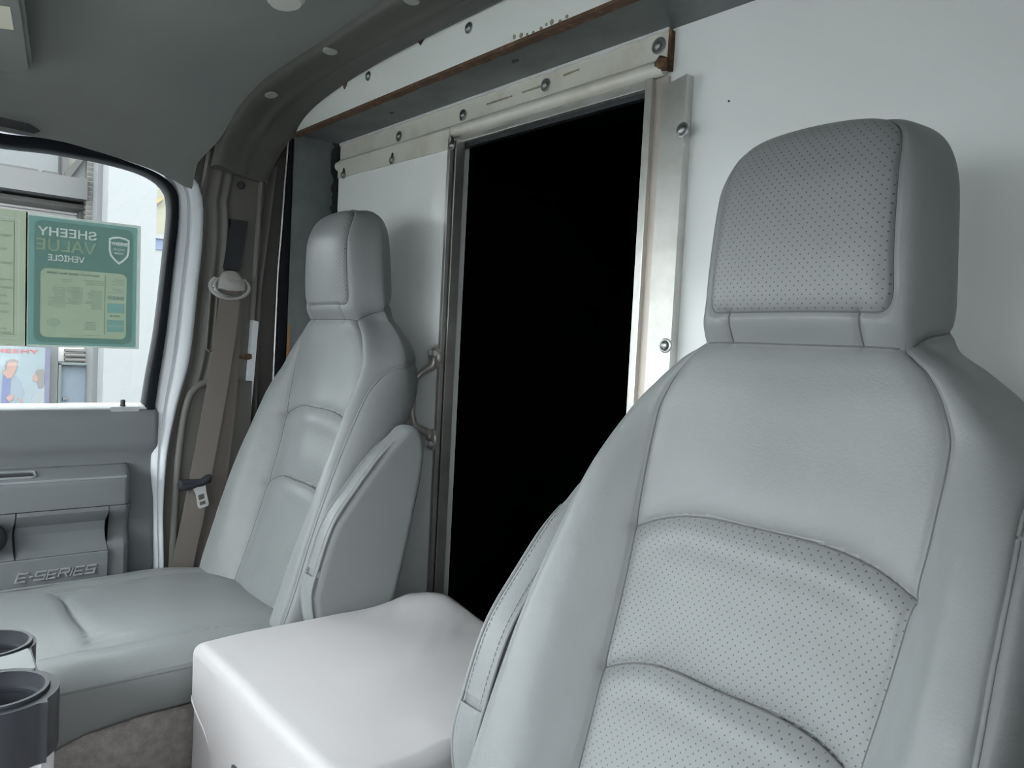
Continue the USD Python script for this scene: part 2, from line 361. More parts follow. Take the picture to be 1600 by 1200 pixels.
# rusty lower lip of the header band and chips of missing paint
ex = np.linspace(XL, XR, 240); ez = SOF - .004 - .002*meshkit.noise(np.stack([ex*40, ex*0, ex*0], -1), 3)
obj('rusty_lip', loft([[(x_, YB - .0014, z_), (x_, YB + .0146, z_), (x_, YB + .0146, SOF + .001), (x_, YB - .0014, SOF + .001)] for x_, z_ in zip(ex, ez)]), 'rust', bw)
for u, v, r in ((660, 57, .011), (540, 131, .008), (612, 176, .004), (805, 95, .005)):
    if v == 176 or v == 95:
        q = onZ(u, v, SOF); a = np.linspace(0, 6.28, 9)[:-1]
        obj('hole', place(extr(Polygon([(r*(1.6 + .4*math.sin(3*t))*math.cos(t), .6*r*math.sin(t)) for t in a]), .002), q - np.array([0, 0, .0015]), (1, 0, 0), (0, 1, 0), (0, 0, 1)), 'black_plastic', bw)
    else:
        q = onY(u, v, YB); a = np.linspace(0, 6.28, 11)[:-1]
        obj('paint_chip', place(extr(Polygon([(r*(1 + .3*math.sin(2*t + u))*math.cos(t), r*(1.2 + .3*math.cos(3*t))*math.sin(t)) for t in a]), .002), q - np.array([0, .0012, 0]), (1, 0, 0), (0, 0, 1), (0, 1, 0)), 'rust', bw)
for i in range(9):    # flaked paint just above the lip
    q = onY(800 + 10*i + 6*rng.random(), 64 - 4.3*i - 7*rng.random(), YB); r = .0012 + .0022*rng.random(); a = np.linspace(0, 6.28, 8)[:-1]
    obj('paint_chip', place(extr(Polygon([(r*(1 + .5*rng.random())*math.cos(t), r*(1 + .6*rng.random())*math.sin(t)) for t in a]), .0012), q - np.array([0, .0008, 0]), (1, 0, 0), (0, 0, 1), (0, 1, 0)), 'dirt', bw)
# wall panels round the opening
OXL, OXR, OZT = -1.242, -.766, .398
obj('wall_panel', wallpoly(sbox(OXR, FL, XR, SOF), YW, .025), 'white_wall', bw)
obj('wall_panel', wallpoly(sbox(XL, FL, OXL - .004, SOF), YW, .025), 'white_wall', bw)
obj('wall_panel', wallpoly(sbox(OXL - .004, OZT, OXR, SOF), YW, .025), 'white_wall', bw)
q = onY(1139, 158, YW); obj('hole', place(lathe([(.0018, -.001), (.0015, .0006), (0, .0008)], 10), q, (1, 0, 0), (0, 0, 1), (0, -1, 0)), 'black_plastic', bw)
# galvanised return at the left of the recess with its torn inner edge
zz = np.linspace(FL, SOF, 160); ye = YW - .004 - .010*np.clip((zz - .26)*8, 0, 1)*meshkit.noise(np.stack([zz*60, zz*0, zz*0], -1), 5)
pj = Polygon([(YB + .004, FL)] + list(zip(ye, zz)) + [(YB + .004, SOF)])
obj('jamb', place(extr(pj, .006), (XL - .004, 0, 0), (0, 1, 0), (0, 0, 1), (1, 0, 0)), 'galvanised', bw, label='mottled galvanised side of the recess')
pj = Polygon([(a + .004, b) for a, b in zip(ye[125:], zz[125:])] + [(a - .008 - .010*meshkit.noise(np.array([[b*90, 1., 2.]]), 9)[0], b) for a, b in zip(ye[125:][::-1], zz[125:][::-1])])
obj('torn_edge', place(extr(pj.buffer(0), .004), (XL + .0015, 0, 0), (0, 1, 0), (0, 0, 1), (1, 0, 0)), 'black_plastic', bw, label='black torn sealant')
# opening's frame: head strip, right jamb strip, recessed return, flange
obj('frame_head', box(OXL - .01, OXR, YW - .010, YW + .03, OZT - .002, OZT + .013, .0015), 'aluminium', bw)
obj('frame_head_lip', box(OXL - .01, OXR, YW + .0, YW + .012, OZT - .010, OZT - .002, .001), 'black_plastic', bw)
obj('frame_jamb', box(OXR - .001, OXR + .013, YW - .014, YW + .03, FL, OZT + .012, .0015), 'aluminium', bw)
obj('frame_return', box(OXR + .013, OXR + .036, YW - .006, YW + .0, FL, OZT + .010), 'aluminium_warm', bw)
fx0, fx1 = OXR + .034, -.689
fp = Polygon([(fx0, FL), (fx1, FL), (fx1, .399), (fx0, .390)])
obj('flange', wallpoly(fp, YW - .016, .0165), 'aluminium', bw)
# rivets and bolts
def rivet(parent, p, axis, r=.008, washer=None, name='rivet', mt='steel'):
    prof = ([(washer, -.001), (washer, .0016), (washer*.92, .0022)] if washer else [(r*1.0, -.001)]) + [(r, .0022 if washer else .0005), (r*.92, .004), (r*.7, .0056), (r*.35, .0064), (0, .0066)]
    ez = np.array(axis, float); e1 = np.cross(ez, [0, 0, 1.0]) if abs(ez[2]) < .9 else np.array([1.0, 0, 0]); e1 /= np.linalg.norm(e1); e2 = np.cross(ez, e1)
    return obj(name, place(lathe(prof, 18), p, e1, e2, ez), mt, parent, smooth=40)
for u, v in ((733, 44), (576, 119), (960, -75)): rivet(bw, onY(u, v, YB), (0, -1, 0), .0066, .0095)
for u, v in ((1067, 203), (1040, 540)): rivet(bw, onY(u, v, YW - .016), (0, -1, 0), .0075, .0105, 'bolt')
for z in (-.33, -.68): rivet(bw, (fx1 - .022, YW - .016, z), (0, -1, 0), .0075, .0105, 'bolt')
# door track: flat cream plate and rolled tube
RL, RR = -1.728, -.731
tk = obj('track_plate', wallpoly(Polygon([(RL, .424), (RR, .426), (RR, .476), (RL, .476)]), YW - .007, .0075), 'cream_paint', bw, label='stained cream track plate over the sliding door')
obj('track_tube', tube([(RL + .005, YW - .012, .420), (RR - .002, YW - .012, .420)], .0115, 14), 'cream_paint', bw)
gx = np.linspace(RL, RR, 200); gz = .4745 - .004*meshkit.noise(np.stack([gx*50, gx*0, gx*0], -1), 8) 
obj('sealant', wallpoly(Polygon(list(zip(gx, gz)) + [(RR, SOF), (RL, SOF)]), YW - .0105, .011), 'piping', bw)
obj('rusty_end', [box(RR - .001, RR + .004, YW - .009, YW, .415, .472), tube([(RR - .012, YW - .014, .422), (RR - .004, YW - .016, .424), (RR + .003, YW - .012, .424)], [.009, .012, .008], 10)], 'rust', bw)
for u, v, w in ((1030, 72, .0125), (853, 133, .011), (724, 180, .011), (624, 213, .011)): rivet(bw, onY(u, v, YW - .007), (0, -1, 0), .0065, w, 'bolt')
for u0, u1, v0, v1 in ((760, 800, 163, 150), (815, 850, 145, 133), (880, 905, 118, 108)):
    a, b = onY(u0, v0, YW - .0075), onY(u1, v1, YW - .0075)
    k = np.linspace(0, 1, 24); rr = .0008 + .0016*meshkit.noise(np.stack([k*9 + u0, k, k], -1), 2)
    obj('dirt_mark', wallpoly(Polygon([(a[0] + (b[0]-a[0])*t, a[2] + (b[2]-a[2])*t + r) for t, r in zip(k, rr)] + [(a[0] + (b[0]-a[0])*t, a[2] + (b[2]-a[2])*t - r) for t, r in zip(k[::-1], rr[::-1])]).buffer(0), YW - .0078, .001), 'dirt', bw)
# dark cargo box behind
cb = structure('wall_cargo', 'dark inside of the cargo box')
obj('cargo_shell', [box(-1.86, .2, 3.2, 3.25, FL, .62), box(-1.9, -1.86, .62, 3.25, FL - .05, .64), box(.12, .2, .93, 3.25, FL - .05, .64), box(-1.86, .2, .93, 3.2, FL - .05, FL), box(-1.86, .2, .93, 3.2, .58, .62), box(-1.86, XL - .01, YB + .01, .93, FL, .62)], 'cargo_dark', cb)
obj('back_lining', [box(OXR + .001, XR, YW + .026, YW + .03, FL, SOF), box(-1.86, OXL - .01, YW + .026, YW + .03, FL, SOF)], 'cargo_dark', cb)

# sliding door: panel hung in front of the wall on the left of the opening
sd = structure('door_2', 'white sliding door pushed left of the dark opening, with grab handle')
YD = YW - .022
obj('panel', box(-1.703, -1.248, YD, YD + .018, -.83, .400, .001), 'white_wall', sd)
obj('hanger', wallpoly(Polygon([(-1.700, .3865), (-1.247, .3825), (-1.247, .418), (-1.700, .4235)]), YD - .004, .0045), 'cream_paint', sd, label='cream hanger plate along the top of the door')
obj('hanger_roll', tube([(-1.700, YD + .004, .424), (-1.247, YD + .004, .419)], .008, 10), 'cream_paint', sd)
obj('edge_channel', [box(-1.250, -1.2405, YD - .004, YD + .020, -.83, .404, .0012)], 'aluminium', sd)
obj('edge_gasket', [box(-1.2405, -1.228, YD + .004, YD + .016, -.83, .398, .001)], 'frame_dark', sd)
obj('edge_channel', [box(-1.228, -1.2245, YD - .001, YD + .020, -.83, .400, .0008)], 'aluminium', sd)
for u, v in ((707, 227), (613, 250), (537, 273)):
    q = onY(u, v, YD - .004); rivet(sd, q, (0, -1, 0), .0065, .0095, 'bolt')
    obj('bolt_slot', place(extr(Point(0, 0).buffer(.0036, 8), .002), q + np.array([0, -.001, .010]), (1, 0, 0), (0, 0, 1.6), (0, 1, 0)), 'black_plastic', sd)
# grab handle: flattened ends with two screws, bowed bar
h0, h1 = onY(683, 552, YD), onY(680, 695, YD); x0 = h0[0] + .002
hz0, hz1 = h0[2] - .008, h1[2] + .010
P = np.array([(x0, YD - .006, hz0), (x0 - .002, YD - .010, hz0 - .016), (x0 - .006, YD - .030, hz0 - .030), (x0 - .010, YD - .042, hz0 - .045), (x0 - .012, YD - .046, hz0 - .070), (x0 - .012, YD - .046, hz1 + .060), (x0 - .010, YD - .042, hz1 + .032), (x0 - .006, YD - .026, hz1 + .020), (x0 - .003, YD - .010, hz1 + .010), (x0, YD - .006, hz1)])
t = np.r_[0, np.cumsum(np.linalg.norm(np.diff(P, axis=0), axis=1))]; tt = np.linspace(0, t[-1], 60)
C = PchipInterpolator(t, P)(tt)
gh = obj('grab_handle', [tube(C, np.interp(tt/t[-1], [0, .10, .2, .8, .9, 1], [.0085, .0085, .0065, .0065, .0085, .0085]), 14), place(lathe([(.0165, -.001), (.0175, .004), (.0155, .0095), (.009, .0118), (0, .0122)], 24), (x0, YD, hz0), (1, 0, 0), (0, 0, 1.25), (0, -1, 0)), place(lathe([(.0165, -.001), (.0175, .004), (.0155, .0095), (.009, .0118), (0, .0122)], 24), (x0, YD, hz1), (1, 0, 0), (0, 0, 1.25), (0, -1, 0))], 'handle_steel', sd, smooth=50, label='worn steel grab handle')
for zc in (hz0, hz1):
    for s in (-1, 1): rivet(gh, (x0 + s*.0074, YD - .0105, zc + (.008 if zc == hz0 else -.008)), (0, -1, 0), .0056, None, 'screw', 'tongue')

# ---------------------------------------------------------------- passenger side: body side, pillar, door
ws = structure('wall_left', 'painted pillar and body side behind the passenger door')
# white door-opening flange, curved at its top
def ribbon(path, width, normal, thick, off0=0):
    pass
xk = -1.742
out = [(.500, -.90), (.512, -.70), (.520, -.52), (.515, -.39), (.519, -.28), (.538, -.16), (.562, -.056), (.574, .10), (.581, .22), (.580, .275), (.572, .315), (.550, .345), (.52, .36), (.44, .375), (.30, .385), (.0, .38), (-.3, .37)]
inn = [(.492, -.90), (.498, -.70), (.500, -.55), (.494, -.42), (.486, -.28), (.490, -.165), (.505, -.02), (.516, .12), (.524, .22), (.524, .275), (.516, .312), (.497, .333), (.47, .342), (.42, .350), (.30, .362), (.0, .36), (-.3, .35)]
def dense(p, n=80):
    p = np.array(p); t = np.r_[0, np.cumsum(np.hypot(*np.diff(p, axis=0).T))]; return PchipInterpolator(t, p)(np.linspace(0, t[-1], n))
O, I = dense(out), dense(inn)
rowsF = []
for o, i in zip(O, I):
    rowsF.append([(xk + dx_, *(i + (o - i)*w)) for w, dx_ in ((0, -.022), (.05, -.006), (.15, -.001), (.35, .001), (.42, -.004), (.5, -.005), (.56, .002), (.8, .004), (.93, .001), (1, -.008))])
obj('door_opening_flange', sheet(rowsF, .02, (-1, 0, 0)), 'door_frame_paint', ws, smooth=50, label='white painted flange of the door opening')
# B pillar: ribbed taupe panel
zc = np.linspace(-.90, .40, 90)
fy = np.interp(zc, O[:, 1][:56], O[:, 0][:56]); fy = np.where(zc > .30, np.interp(zc, [.30, .345, .40], [.578, .585, .592]), fy)
cols = np.linspace(0, 1, 70); R_ = []
for z, y0 in zip(zc, fy):
    y1 = np.interp(z, [-.9, -.2, .1, .35, .40], [.735, .722, .722, .745, .75]); y = y0 - .004 + (y1 - y0 + .004)*cols
    d = y - y0; fade = np.clip((z + .30)*6, 0, 1)
    x = xk - .004 - .010*np.clip(d/.012, 0, 1) + fade*(.006*np.exp(-((d - .030)/.006)**2) + .008*np.exp(-((d - .052)/.006)**2)) - .004*np.clip((d - .052)/.01, 0, 1)
    x = x - .016*np.exp(-((y - y1 + .012)/.008)**2)
    R_.append(np.stack([x, y, np.full_like(y, z)], -1))
obj('pillar', sheet(R_, .02, (-1, 0, 0)), 'pillar_paint', ws, smooth=60, label='taupe painted pillar')
# raised lower pillar trim with rounded top
def sideplate(poly, x, d): return place(extr(poly, d), (x, 0, 0), (0, 1, 0), (0, 0, 1), (1, 0, 0))
low = dense([(.530, -.90), (.535, -.50), (.540, -.30), (.548, -.20), (.562, -.135), (.585, -.112), (.615, -.106), (.66, -.104)], 50)
obj('lower_trim', [tube([(xk + .002, *p) for p in low], .0075, 10), sideplate(Polygon(list(map(tuple, low)) + [(.70, -.104), (.70, -.90)]), xk - .014, .014)], 'pillar_paint', ws, smooth=50)
q = onX(377, 290, xk - .012); obj('hole_plug', place(lathe([(.0085, -.004), (.0085, .003), (.006, .005), (0, .0055)], 20), q, (0, 1, 0), (0, 0, 1), (1, 0, 0)), 'black_plastic', ws)
obj('belt_slot', sideplate(Polygon([tuple(onX(u, v, xk - .010)[1:]) for u, v in ((360, 342), (386, 346), (374, 424), (347, 420))]), xk - .018, .014), 'black_plastic', ws, label='black belt height slot')
obj('slot_rib', tube([onX(u, v, xk + .001) for u, v in ((330, 440), (322, 545), (327, 549), (333, 545), (341, 440))], .0035, 8), 'pillar_paint', ws)
obj('rear_rib', tube([onX(u, v, xk + .0) for u, v in ((408, 285), (400, 400), (394, 500))], .006, 8), 'pillar_paint', ws)
obj('white_strip', sideplate(Polygon([tuple(onX(u, v, xk - .004)[1:]) for u, v in ((395, 500), (404, 503), (396, 600), (388, 690), (380, 690), (387, 600))]), xk - .03, .027), 'door_frame_paint', ws, label='bare white strip of body side')
b0 = onX(374, 558, xk - .005); b1 = onX(392, 557, xk - .005)
obj('check_bolt', [tube([b0, (b0 + b1)/2], .004, 10), tube([(b0 + b1)/2, b1], .007, 8)], 'rust', ws)
# black rubber seal at the recess's front corner, bright bead beside it
P = [np.array([XL - .001, YB - .004, SOF - .004]), np.array([XL - .001, YB - .005, .30]), np.array([XL - .002, YB - .008, .10]), np.array([XL - .002, YB - .010, -.90])]
tt = np.linspace(0, 1, 60); S = PchipInterpolator([0, .15, .35, 1], P)(tt); wv = np.interp(tt, [0, .1, .3, 1], [.003, .008, .013, .014])
seal = [[p + np.array([dx_, dy_*w, 0]) for dx_, dy_ in ((-.012, -1), (.002, -1), (.006, -.6), (.007, 0), (.006, .6), (.002, 1), (-.012, 1))] for p, w in zip(S, wv)]
obj('rubber_seal', loft(seal), 'rubber', ws, smooth=50, label='black rubber seal beside the recess')
obj('bright_bead', tube([p + np.array([.002, -w - .003, 0]) for p, w in zip(S, wv)][:48], .0022, 8), 'aluminium', ws)
obj('wood_edge', box(XL, XL + .0035, YB + .004, YB + .012, -.60, .03), 'wood_edge', ws)
obj('body_skin', [box(-1.86, -1.80, .58, .93, FL - .1, .62), box(-1.86, -1.77, -.7, .53, .375, .62)], 'van_white', ws)
obj('body_inner', [box(-1.80, -1.785, .545, YB + .01, FL - .1, .62)], 'pillar_paint', ws)
obj('assist_clip', place(hull([(0, 0, 0), (.0, .05, .0), (.0, .07, -.008), (.012, .0, .0), (.012, .05, -.002), (.004, .07, -.010), (0, 0, -.018), (0, .06, -.016), (.01, 0, -.016)]), onX(4, 190, -1.712) + np.array([0, -.01, .005]), (1, 0, 0), (0, 1, 0), (0, 0, 1)), 'holder_plastic', ws)

# passenger door
XD = -1.735                                # trim face
dr = structure('door_1', 'grey plastic trimmed passenger door with window')
y0d, y1d = -.55, .497
top_prof = [(-1.80, -.21), (-1.80, -.163), (-1.775, -.158), (-1.745, -.162), (-1.732, -.171), (-1.730, -.19), (-1.732, -.235), (-1.740, -.252), (-1.750, -.268), (-1.750, -.30), (-1.742, -.36), (-1.742, -.60), (-1.742, -.88), (-1.80, -.88)]
yy = np.r_[np.linspace(y0d, y1d - .012, 20), y1d - .006, y1d - .002, y1d]
shrink = np.r_[np.zeros(20), .003, .007, .014]
rings = [[(x - s*.6, y, z - s*.4) for x, z in top_prof] for y, s in zip(yy, shrink)]
obj('trim_panel', loft(rings), 'door_plastic', dr, smooth=35)
rings = [[(x, y, z + .0012) for x, z in [(-1.80, -.166), (-1.80, -.162), (-1.775, -.1575), (-1.747, -.1605), (-1.7375, -.1655), (-1.739, -.170), (-1.775, -.166)]] for y in np.linspace(y0d, y1d - .014, 12)]
obj('belt_strip', loft(rings), 'door_belt', dr, smooth=50, label='lighter strip along the window sill')
lp = onZ(193, 642, -.16)
lp = onX(192, 640, -1.745)
lb = obj('lock_bezel', place(extr(Polygon([(-.030, .012), (.024, .012), (.016, -.013), (-.022, -.013)]).buffer(.002), .004), (-1.736, lp[1] + .004, lp[2] - .004), (0, 1, 0), (.55, 0, .83), (.83, 0, .0)), 'door_belt', dr)
obj('lock_pin', place(lathe([(.0055, -.005), (.0055, .012), (.0048, .014), (.0048, .020), (.004, .024), (0, .025)], 16), (-1.747, lp[1], lp[2] - .003), (1, 0, 0), (0, 1, 0), (0, 0, 1)), 'black_plastic', dr)
# armrest, swelling out of the panel
def swell(prof, ya, yb_, r=.02):
    yy = np.r_[np.linspace(ya, yb_ - r, 16), yb_ - r*.6, yb_ - r*.3, yb_ - r*.08, yb_]; q = np.r_[np.zeros(16), .1, .28, .6, 1.]
    return loft([[(x - s*(x + 1.742)*.95, y, z) for x, z in prof] for y, s in zip(yy, q)])
arm = [(-1.76, -.280), (-1.742, -.283), (-1.715, -.289), (-1.698, -.294), (-1.690, -.298), (-1.686, -.304), (-1.686, -.312), (-1.688, -.352), (-1.69, -.3565), (-1.76, -.3565)]
obj('armrest', swell(arm, y0d, .440), 'door_plastic', dr, smooth=40)
obj('armrest_edge', tube([(-1.6895, y, -.2995) for y in np.linspace(y0d, .425, 12)], .0024, 6), 'door_letters', dr)
pk = onX(30, 745, -1.70)
obj('pull_cup', [box(-1.730, -1.702, y0d, .262, -.294, -.287, .001)], 'black_plastic', dr)
obj('pull_cup_rim', tube([(-1.702, -.5, -.2925), (-1.702, .262, -.2925), (-1.706, .268, -.2912), (-1.726, .268, -.2862), (-1.731, .26, -.2855), (-1.731, -.5, -.2855)], .0025, 6), 'door_letters', dr)
# recessed middle and lower pocket
mid = [(-1.76, -.358), (-1.690, -.358), (-1.691, -.366), (-1.700, -.378), (-1.718, -.392), (-1.723, -.410), (-1.714, -.428), (-1.702, -.438), (-1.692, -.4475), (-1.76, -.4475)]
obj('map_pocket', swell(mid, .2355, .394, .0005), 'door_plastic', dr, smooth=25)
obj('door_pull', swell(mid, y0d, .234, .0008), 'door_plastic', dr, smooth=45)
mid2 = [(-1.76, -.358), (-1.690, -.358), (-1.691, -.366), (-1.700, -.378), (-1.718, -.392), (-1.723, -.410), (-1.714, -.428), (-1.704, -.438), (-1.698, -.4475), (-1.702, -.80), (-1.76, -.80)]
obj('panel_corner', swell(mid2, .3948, .442, .016), 'door_plastic', dr, smooth=45)
lowp = [(-1.76, -.4485), (-1.690, -.4485), (-1.6885, -.452), (-1.692, -.508), (-1.702, -.514), (-1.76, -.514)]
obj('lower_panel', swell(lowp, y0d, .394, .0005), 'door_plastic', dr, smooth=40)
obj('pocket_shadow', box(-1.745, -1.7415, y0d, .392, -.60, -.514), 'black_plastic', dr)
hb = onX(3, 840, -1.70)
obj('inside_handle', trimesh.util.concatenate([place(trimesh.creation.icosphere(3, 1.0), (-1.694, hb[1] - .03, hb[2] + .0), (.016, 0, 0), (0, .038, 0), (0, 0, .034))]), 'holder_plastic', dr, smooth=60)
# embossed lettering: squared, slanted capitals
def emboss(name, glyphs, o, ey, ez, h, w, gap, slant, t, d, mt, parent):
    x = 0
    for g in glyphs:
        polys = []
        for s in g['s']:
            polys.append(Polygon([]) if len(s) < 2 else __import__('shapely').geometry.LineString([(a*g['w'], b) for a, b in s]).buffer(t/2, cap_style=2, join_style=2))
        p = unary_union(polys); p = affinity.translate(p, x, 0); p = affinity.affine_transform(p, [1, slant, 0, 1, 0, 0])
        obj(name, place(extr(affinity.scale(p, w, h, origin=(0, 0)), d), o, ey, ez, (1, 0, 0)), mt, parent, smooth=False)
        x += g['w'] + gap
G = {'E': {'w': 1.0, 's': [[(1, 0), (.0, 0), (0, 1), (1, 1)], [(0, .5), (.9, .5)]]}, '-': {'w': .35, 's': [[(0, .5), (1, .5)]]}, 'S': {'w': 1., 's': [[(0, 0), (1, 0), (1, .5), (0, .5), (0, 1), (1, 1)]]},
     'R': {'w': 1., 's': [[(0, 0), (0, 1), (1, 1), (1, .5), (0, .5)], [(.5, .5), (1, 0)]]}, 'I': {'w': .1, 's': [[(.5, 0), (.5, 1)]]}}
la, lb2 = onX(24, 907, -1.6895), onX(150, 893, -1.6895)
wtot = 1 + .35 + 1 + 1 + 1 + .1 + 1 + 1 + 7*.28
emboss('letter', [G[c] for c in 'E-SERIES'], np.array([-1.6915, la[1], -.490]), (0, 1, 0), (0, 0, 1), .0155, (lb2[1] - la[1])/(wtot + .3), .28, .30, .15, .0045, 'door_letters', dr)

# window in the door: black seal, pane
wd = structure('window_1', 'passenger door window in a black rubber seal')
XG = -1.762
wo = dense([(-.6, .353), (.0, .356), (.20, .354), (.30, .361), (.36, .356), (.42, .345), (.47, .3345), (.505, .318), (.524, .29), (.526, .25), (.520, .16), (.508, .0), (.494, -.12), (.489, -.168)], 120)
wi = dense([(-.6, .328), (.0, .330), (.20, .331), (.30, .337), (.36, .337), (.42, .333), (.455, .327), (.487, .313), (.505, .290), (.509, .255), (.503, .16), (.490, .0), (.476, -.10), (.468, -.168)], 120)
rowsW = [[(-1.775, *o), (-1.742, *o), (-1.735, *(o*.85 + i*.15)), (-1.735, *(o*.3 + i*.7)), (-1.742, *(o*.05 + i*.95)), (-1.762, *i), (-1.775, *i)] for o, i in zip(wo, wi)]
obj('window_seal', loft(rowsW), 'rubber', wd, smooth=50)
obj('window_pane', box(XG - .0025, XG + .0015, -.6, .515, -.20, .345), 'pane', wd)

# signs taped inside the pane; they read from outside, so they show reversed from the seats
def sign(name, label, pix, build):
    t = thing(name, label, 'window sign', onX(*pix[2], XG + .003))
    q = [onX(u, v, XG + .003) for u, v in pix]          # as seen: top-left, top-right, bottom-right, bottom-left
    ex = (q[1] - q[0] + q[2] - q[3])/2; W = np.linalg.norm(ex); ex /= W
    ez = (q[0] - q[3] + q[1] - q[2])/2; Hh = np.linalg.norm(ez); ez = ez/Hh - ex*(ez/Hh @ ex); ez /= np.linalg.norm(ez)
    def put(nm, poly, mt, parent, lift=0, **k): return obj(nm, place(extr(poly, .0004), q[3] + np.array([lift, 0, 0]), ex, ez, (1, 0, 0)), mt, parent, smooth=False, **k)
    build(t, W, Hh, put)
def mirrored(text, cx, y, h, bold, w=None):
    p = text_poly(text, h, bold); a, b, c, d = p.bounds
    k = w/(c - a) if w else 1
    p = affinity.scale(affinity.translate(p, -(a + c)/2, 0), -k, 1, origin=(0, 0)); return affinity.translate(p, cx, y)
def green(t, W, Hh, put):
    full = sbox(0, 0, W, Hh)
    edge = full.difference(sbox(.004*1, .004, W - .007, Hh - .005))
    inner = rrect(.12*W, .075*Hh, .875*W, .60*Hh, .012)
    frame1 = rrect(.07*W, .035*Hh, .93*W, .955*Hh, .014)
    T1 = mirrored('SHEEHY', .345*W, .845*Hh, .055*Hh*1.15, True, .50*W)
    T2 = mirrored('VALUE', .335*W, .735*Hh, .085*Hh, True, .51*W)
    T3 = mirrored('VEHICLE', .335*W, .66*Hh, .045*Hh, True, .31*W)
    sh = affinity.translate(affinity.scale(Polygon([(-1, .8), (-.6, .93), (0, 1), (.6, .93), (1, .8), (1, -.1), (.85, -.5), (.45, -.85), (0, -1.1), (-.45, -.85), (-.85, -.5), (-1, -.1)]), .095*W, .105*Hh, origin=(0, 0)), .80*W, .79*Hh)
    ring = sh.difference(sh.buffer(-.0035)); sht = mirrored('SHEEHY', .80*W, .825*Hh, .024*Hh, True, .145*W)
    sht2 = mirrored('VALUE', .80*W, .785*Hh, .016*Hh, False, .10*W); sht3 = mirrored('VEHICLE', .80*W, .755*Hh, .014*Hh, False, .09*W)
    light = unary_union([T1, T3, ring, sht]); grey = unary_union([T2, sht2, sht3])
    body = full.difference(edge).difference(inner)
    put('border', edge, 'sign_pale', t)
    put('teal_margin', body.difference(frame1).buffer(0), 'sign_teal_light', t)
    put('teal_ground', body.intersection(frame1).difference(light.buffer(.0002)).difference(grey.buffer(.0002)).buffer(0), 'sign_teal', t)
    for T_, mt_ in ((T1, 'sign_pale'), (T3, 'sign_pale'), (T2, 'sign_grey')):
        for g_ in getattr(T_, 'geoms', [T_]): put('letter', g_, mt_, t)
    put('shield', ring, 'sign_pale', t, label='pale shield outline')
    put('shield_lettering', sht, 'sign_pale', t, kind='stuff'); put('shield_lettering', unary_union([sht2, sht3]), 'sign_grey', t, kind='stuff')
    # printed sheet
    ix0, iy0, ix1, iy1 = inner.bounds; iw, ih = ix1 - ix0, iy1 - iy0
    head = mirrored('2014 Ford E-450SD Base 158WB', ix0 + .37*iw, iy0 + .925*ih, .027*ih, True, .60*iw)
    ink = [head, sbox(ix0 + .735*iw, iy0 + .06*ih, ix0 + .739*iw, iy0 + .95*ih)]
    blocks = []
    for cx, w, ya, yb in ((.60, .24, .80, .86), (.27, .16, .82, .87), (.60, .20, .44, .72), (.37, .20, .50, .74), (.17, .20, .44, .74), (.87, .18, .82, .91), (.86, .20, .70, .76), (.56, .14, .13, .26), (.40, .62, .04, .06)):
        y = ya
        while y < yb:
            ln_ = w*(.55 + .45*rng.random()); x1 = cx + w/2; blocks.append(sbox(ix0 + (x1 - ln_)*iw, iy0 + y*ih, ix0 + x1*iw, iy0 + (y + .011)*ih)); y += .026
    blocks.append(affinity.scale(Point(ix0 + .15*iw, iy0 + .22*ih).buffer(1, 16), .075*iw, .06*ih))
    boxes = [sbox(ix0 + .77*iw, iy0 + .40*ih, ix0 + .97*iw, iy0 + .54*ih), sbox(ix0 + .77*iw, iy0 + .21*ih, ix0 + .97*iw, iy0 + .29*ih), sbox(ix0 + .77*iw, iy0 + .11*ih, ix0 + .97*iw, iy0 + .195*ih)]; tealb = unary_union(boxes)
    logo = mirrored('SHEEHY', ix0 + .87*iw, iy0 + .60*ih, .05*ih, True, .20*iw)
    cap = mirrored('FIRST 48', ix0 + .86*iw, iy0 + .34*ih, .025*ih, True, .12*iw)
    ink = unary_union(ink + [cap]); soft = unary_union(blocks); tealb = unary_union([tealb, logo])
    put('printed_sheet', inner.difference(unary_union([ink, soft, tealb]).buffer(.0001)).buffer(0), 'sign_paper', t)
    put('print', ink, 'sign_ink', t, kind='stuff'); put('print', soft.difference(tealb).difference(ink).buffer(0), 'sign_print', t, kind='stuff'); put('print', logo, 'sign_teal', t, kind='stuff')
    for g_ in boxes: put('print_block', g_, 'sign_teal_light', t)
sign('window_sign', 'green vehicle sign with reversed words hanging on the passenger window', ((48, 332), (231, 355), (212, 545), (39, 541)), green)
def paper_sign(t, W, Hh, put):
    full = sbox(0, 0, W, Hh); ins = rrect(.05*W, .05*Hh, W - .013, Hh - .014, .008); ring = ins.difference(ins.buffer(-.002)); r2 = ins.buffer(-.008).difference(ins.buffer(-.0088))
    L = []
    for y in (.80, .70, .60, .48, .42, .36, .30, .24, .12, .09):
        L.append(sbox(.1*W, y*Hh, W*(.80 + .08*rng.random()), (y + (.010 if y in (.48, .12, .09) else .016))*Hh))
    soft = unary_union(L); ink = unary_union([r2])
    put('printed_sheet', full.difference(unary_union([ring, soft, ink])).buffer(0), 'sign_form', t); put('border', ring, 'sign_pale', t); put('print', soft, 'sign_print', t, kind='stuff'); put('print', ink.difference(soft).buffer(0), 'sign_ink', t, kind='stuff')
sign('window_sign', 'cream-green printed form left of the green sign on the passenger window', ((-130, 310), (46, 331), (38, 541), (-130, 536)), paper_sign)

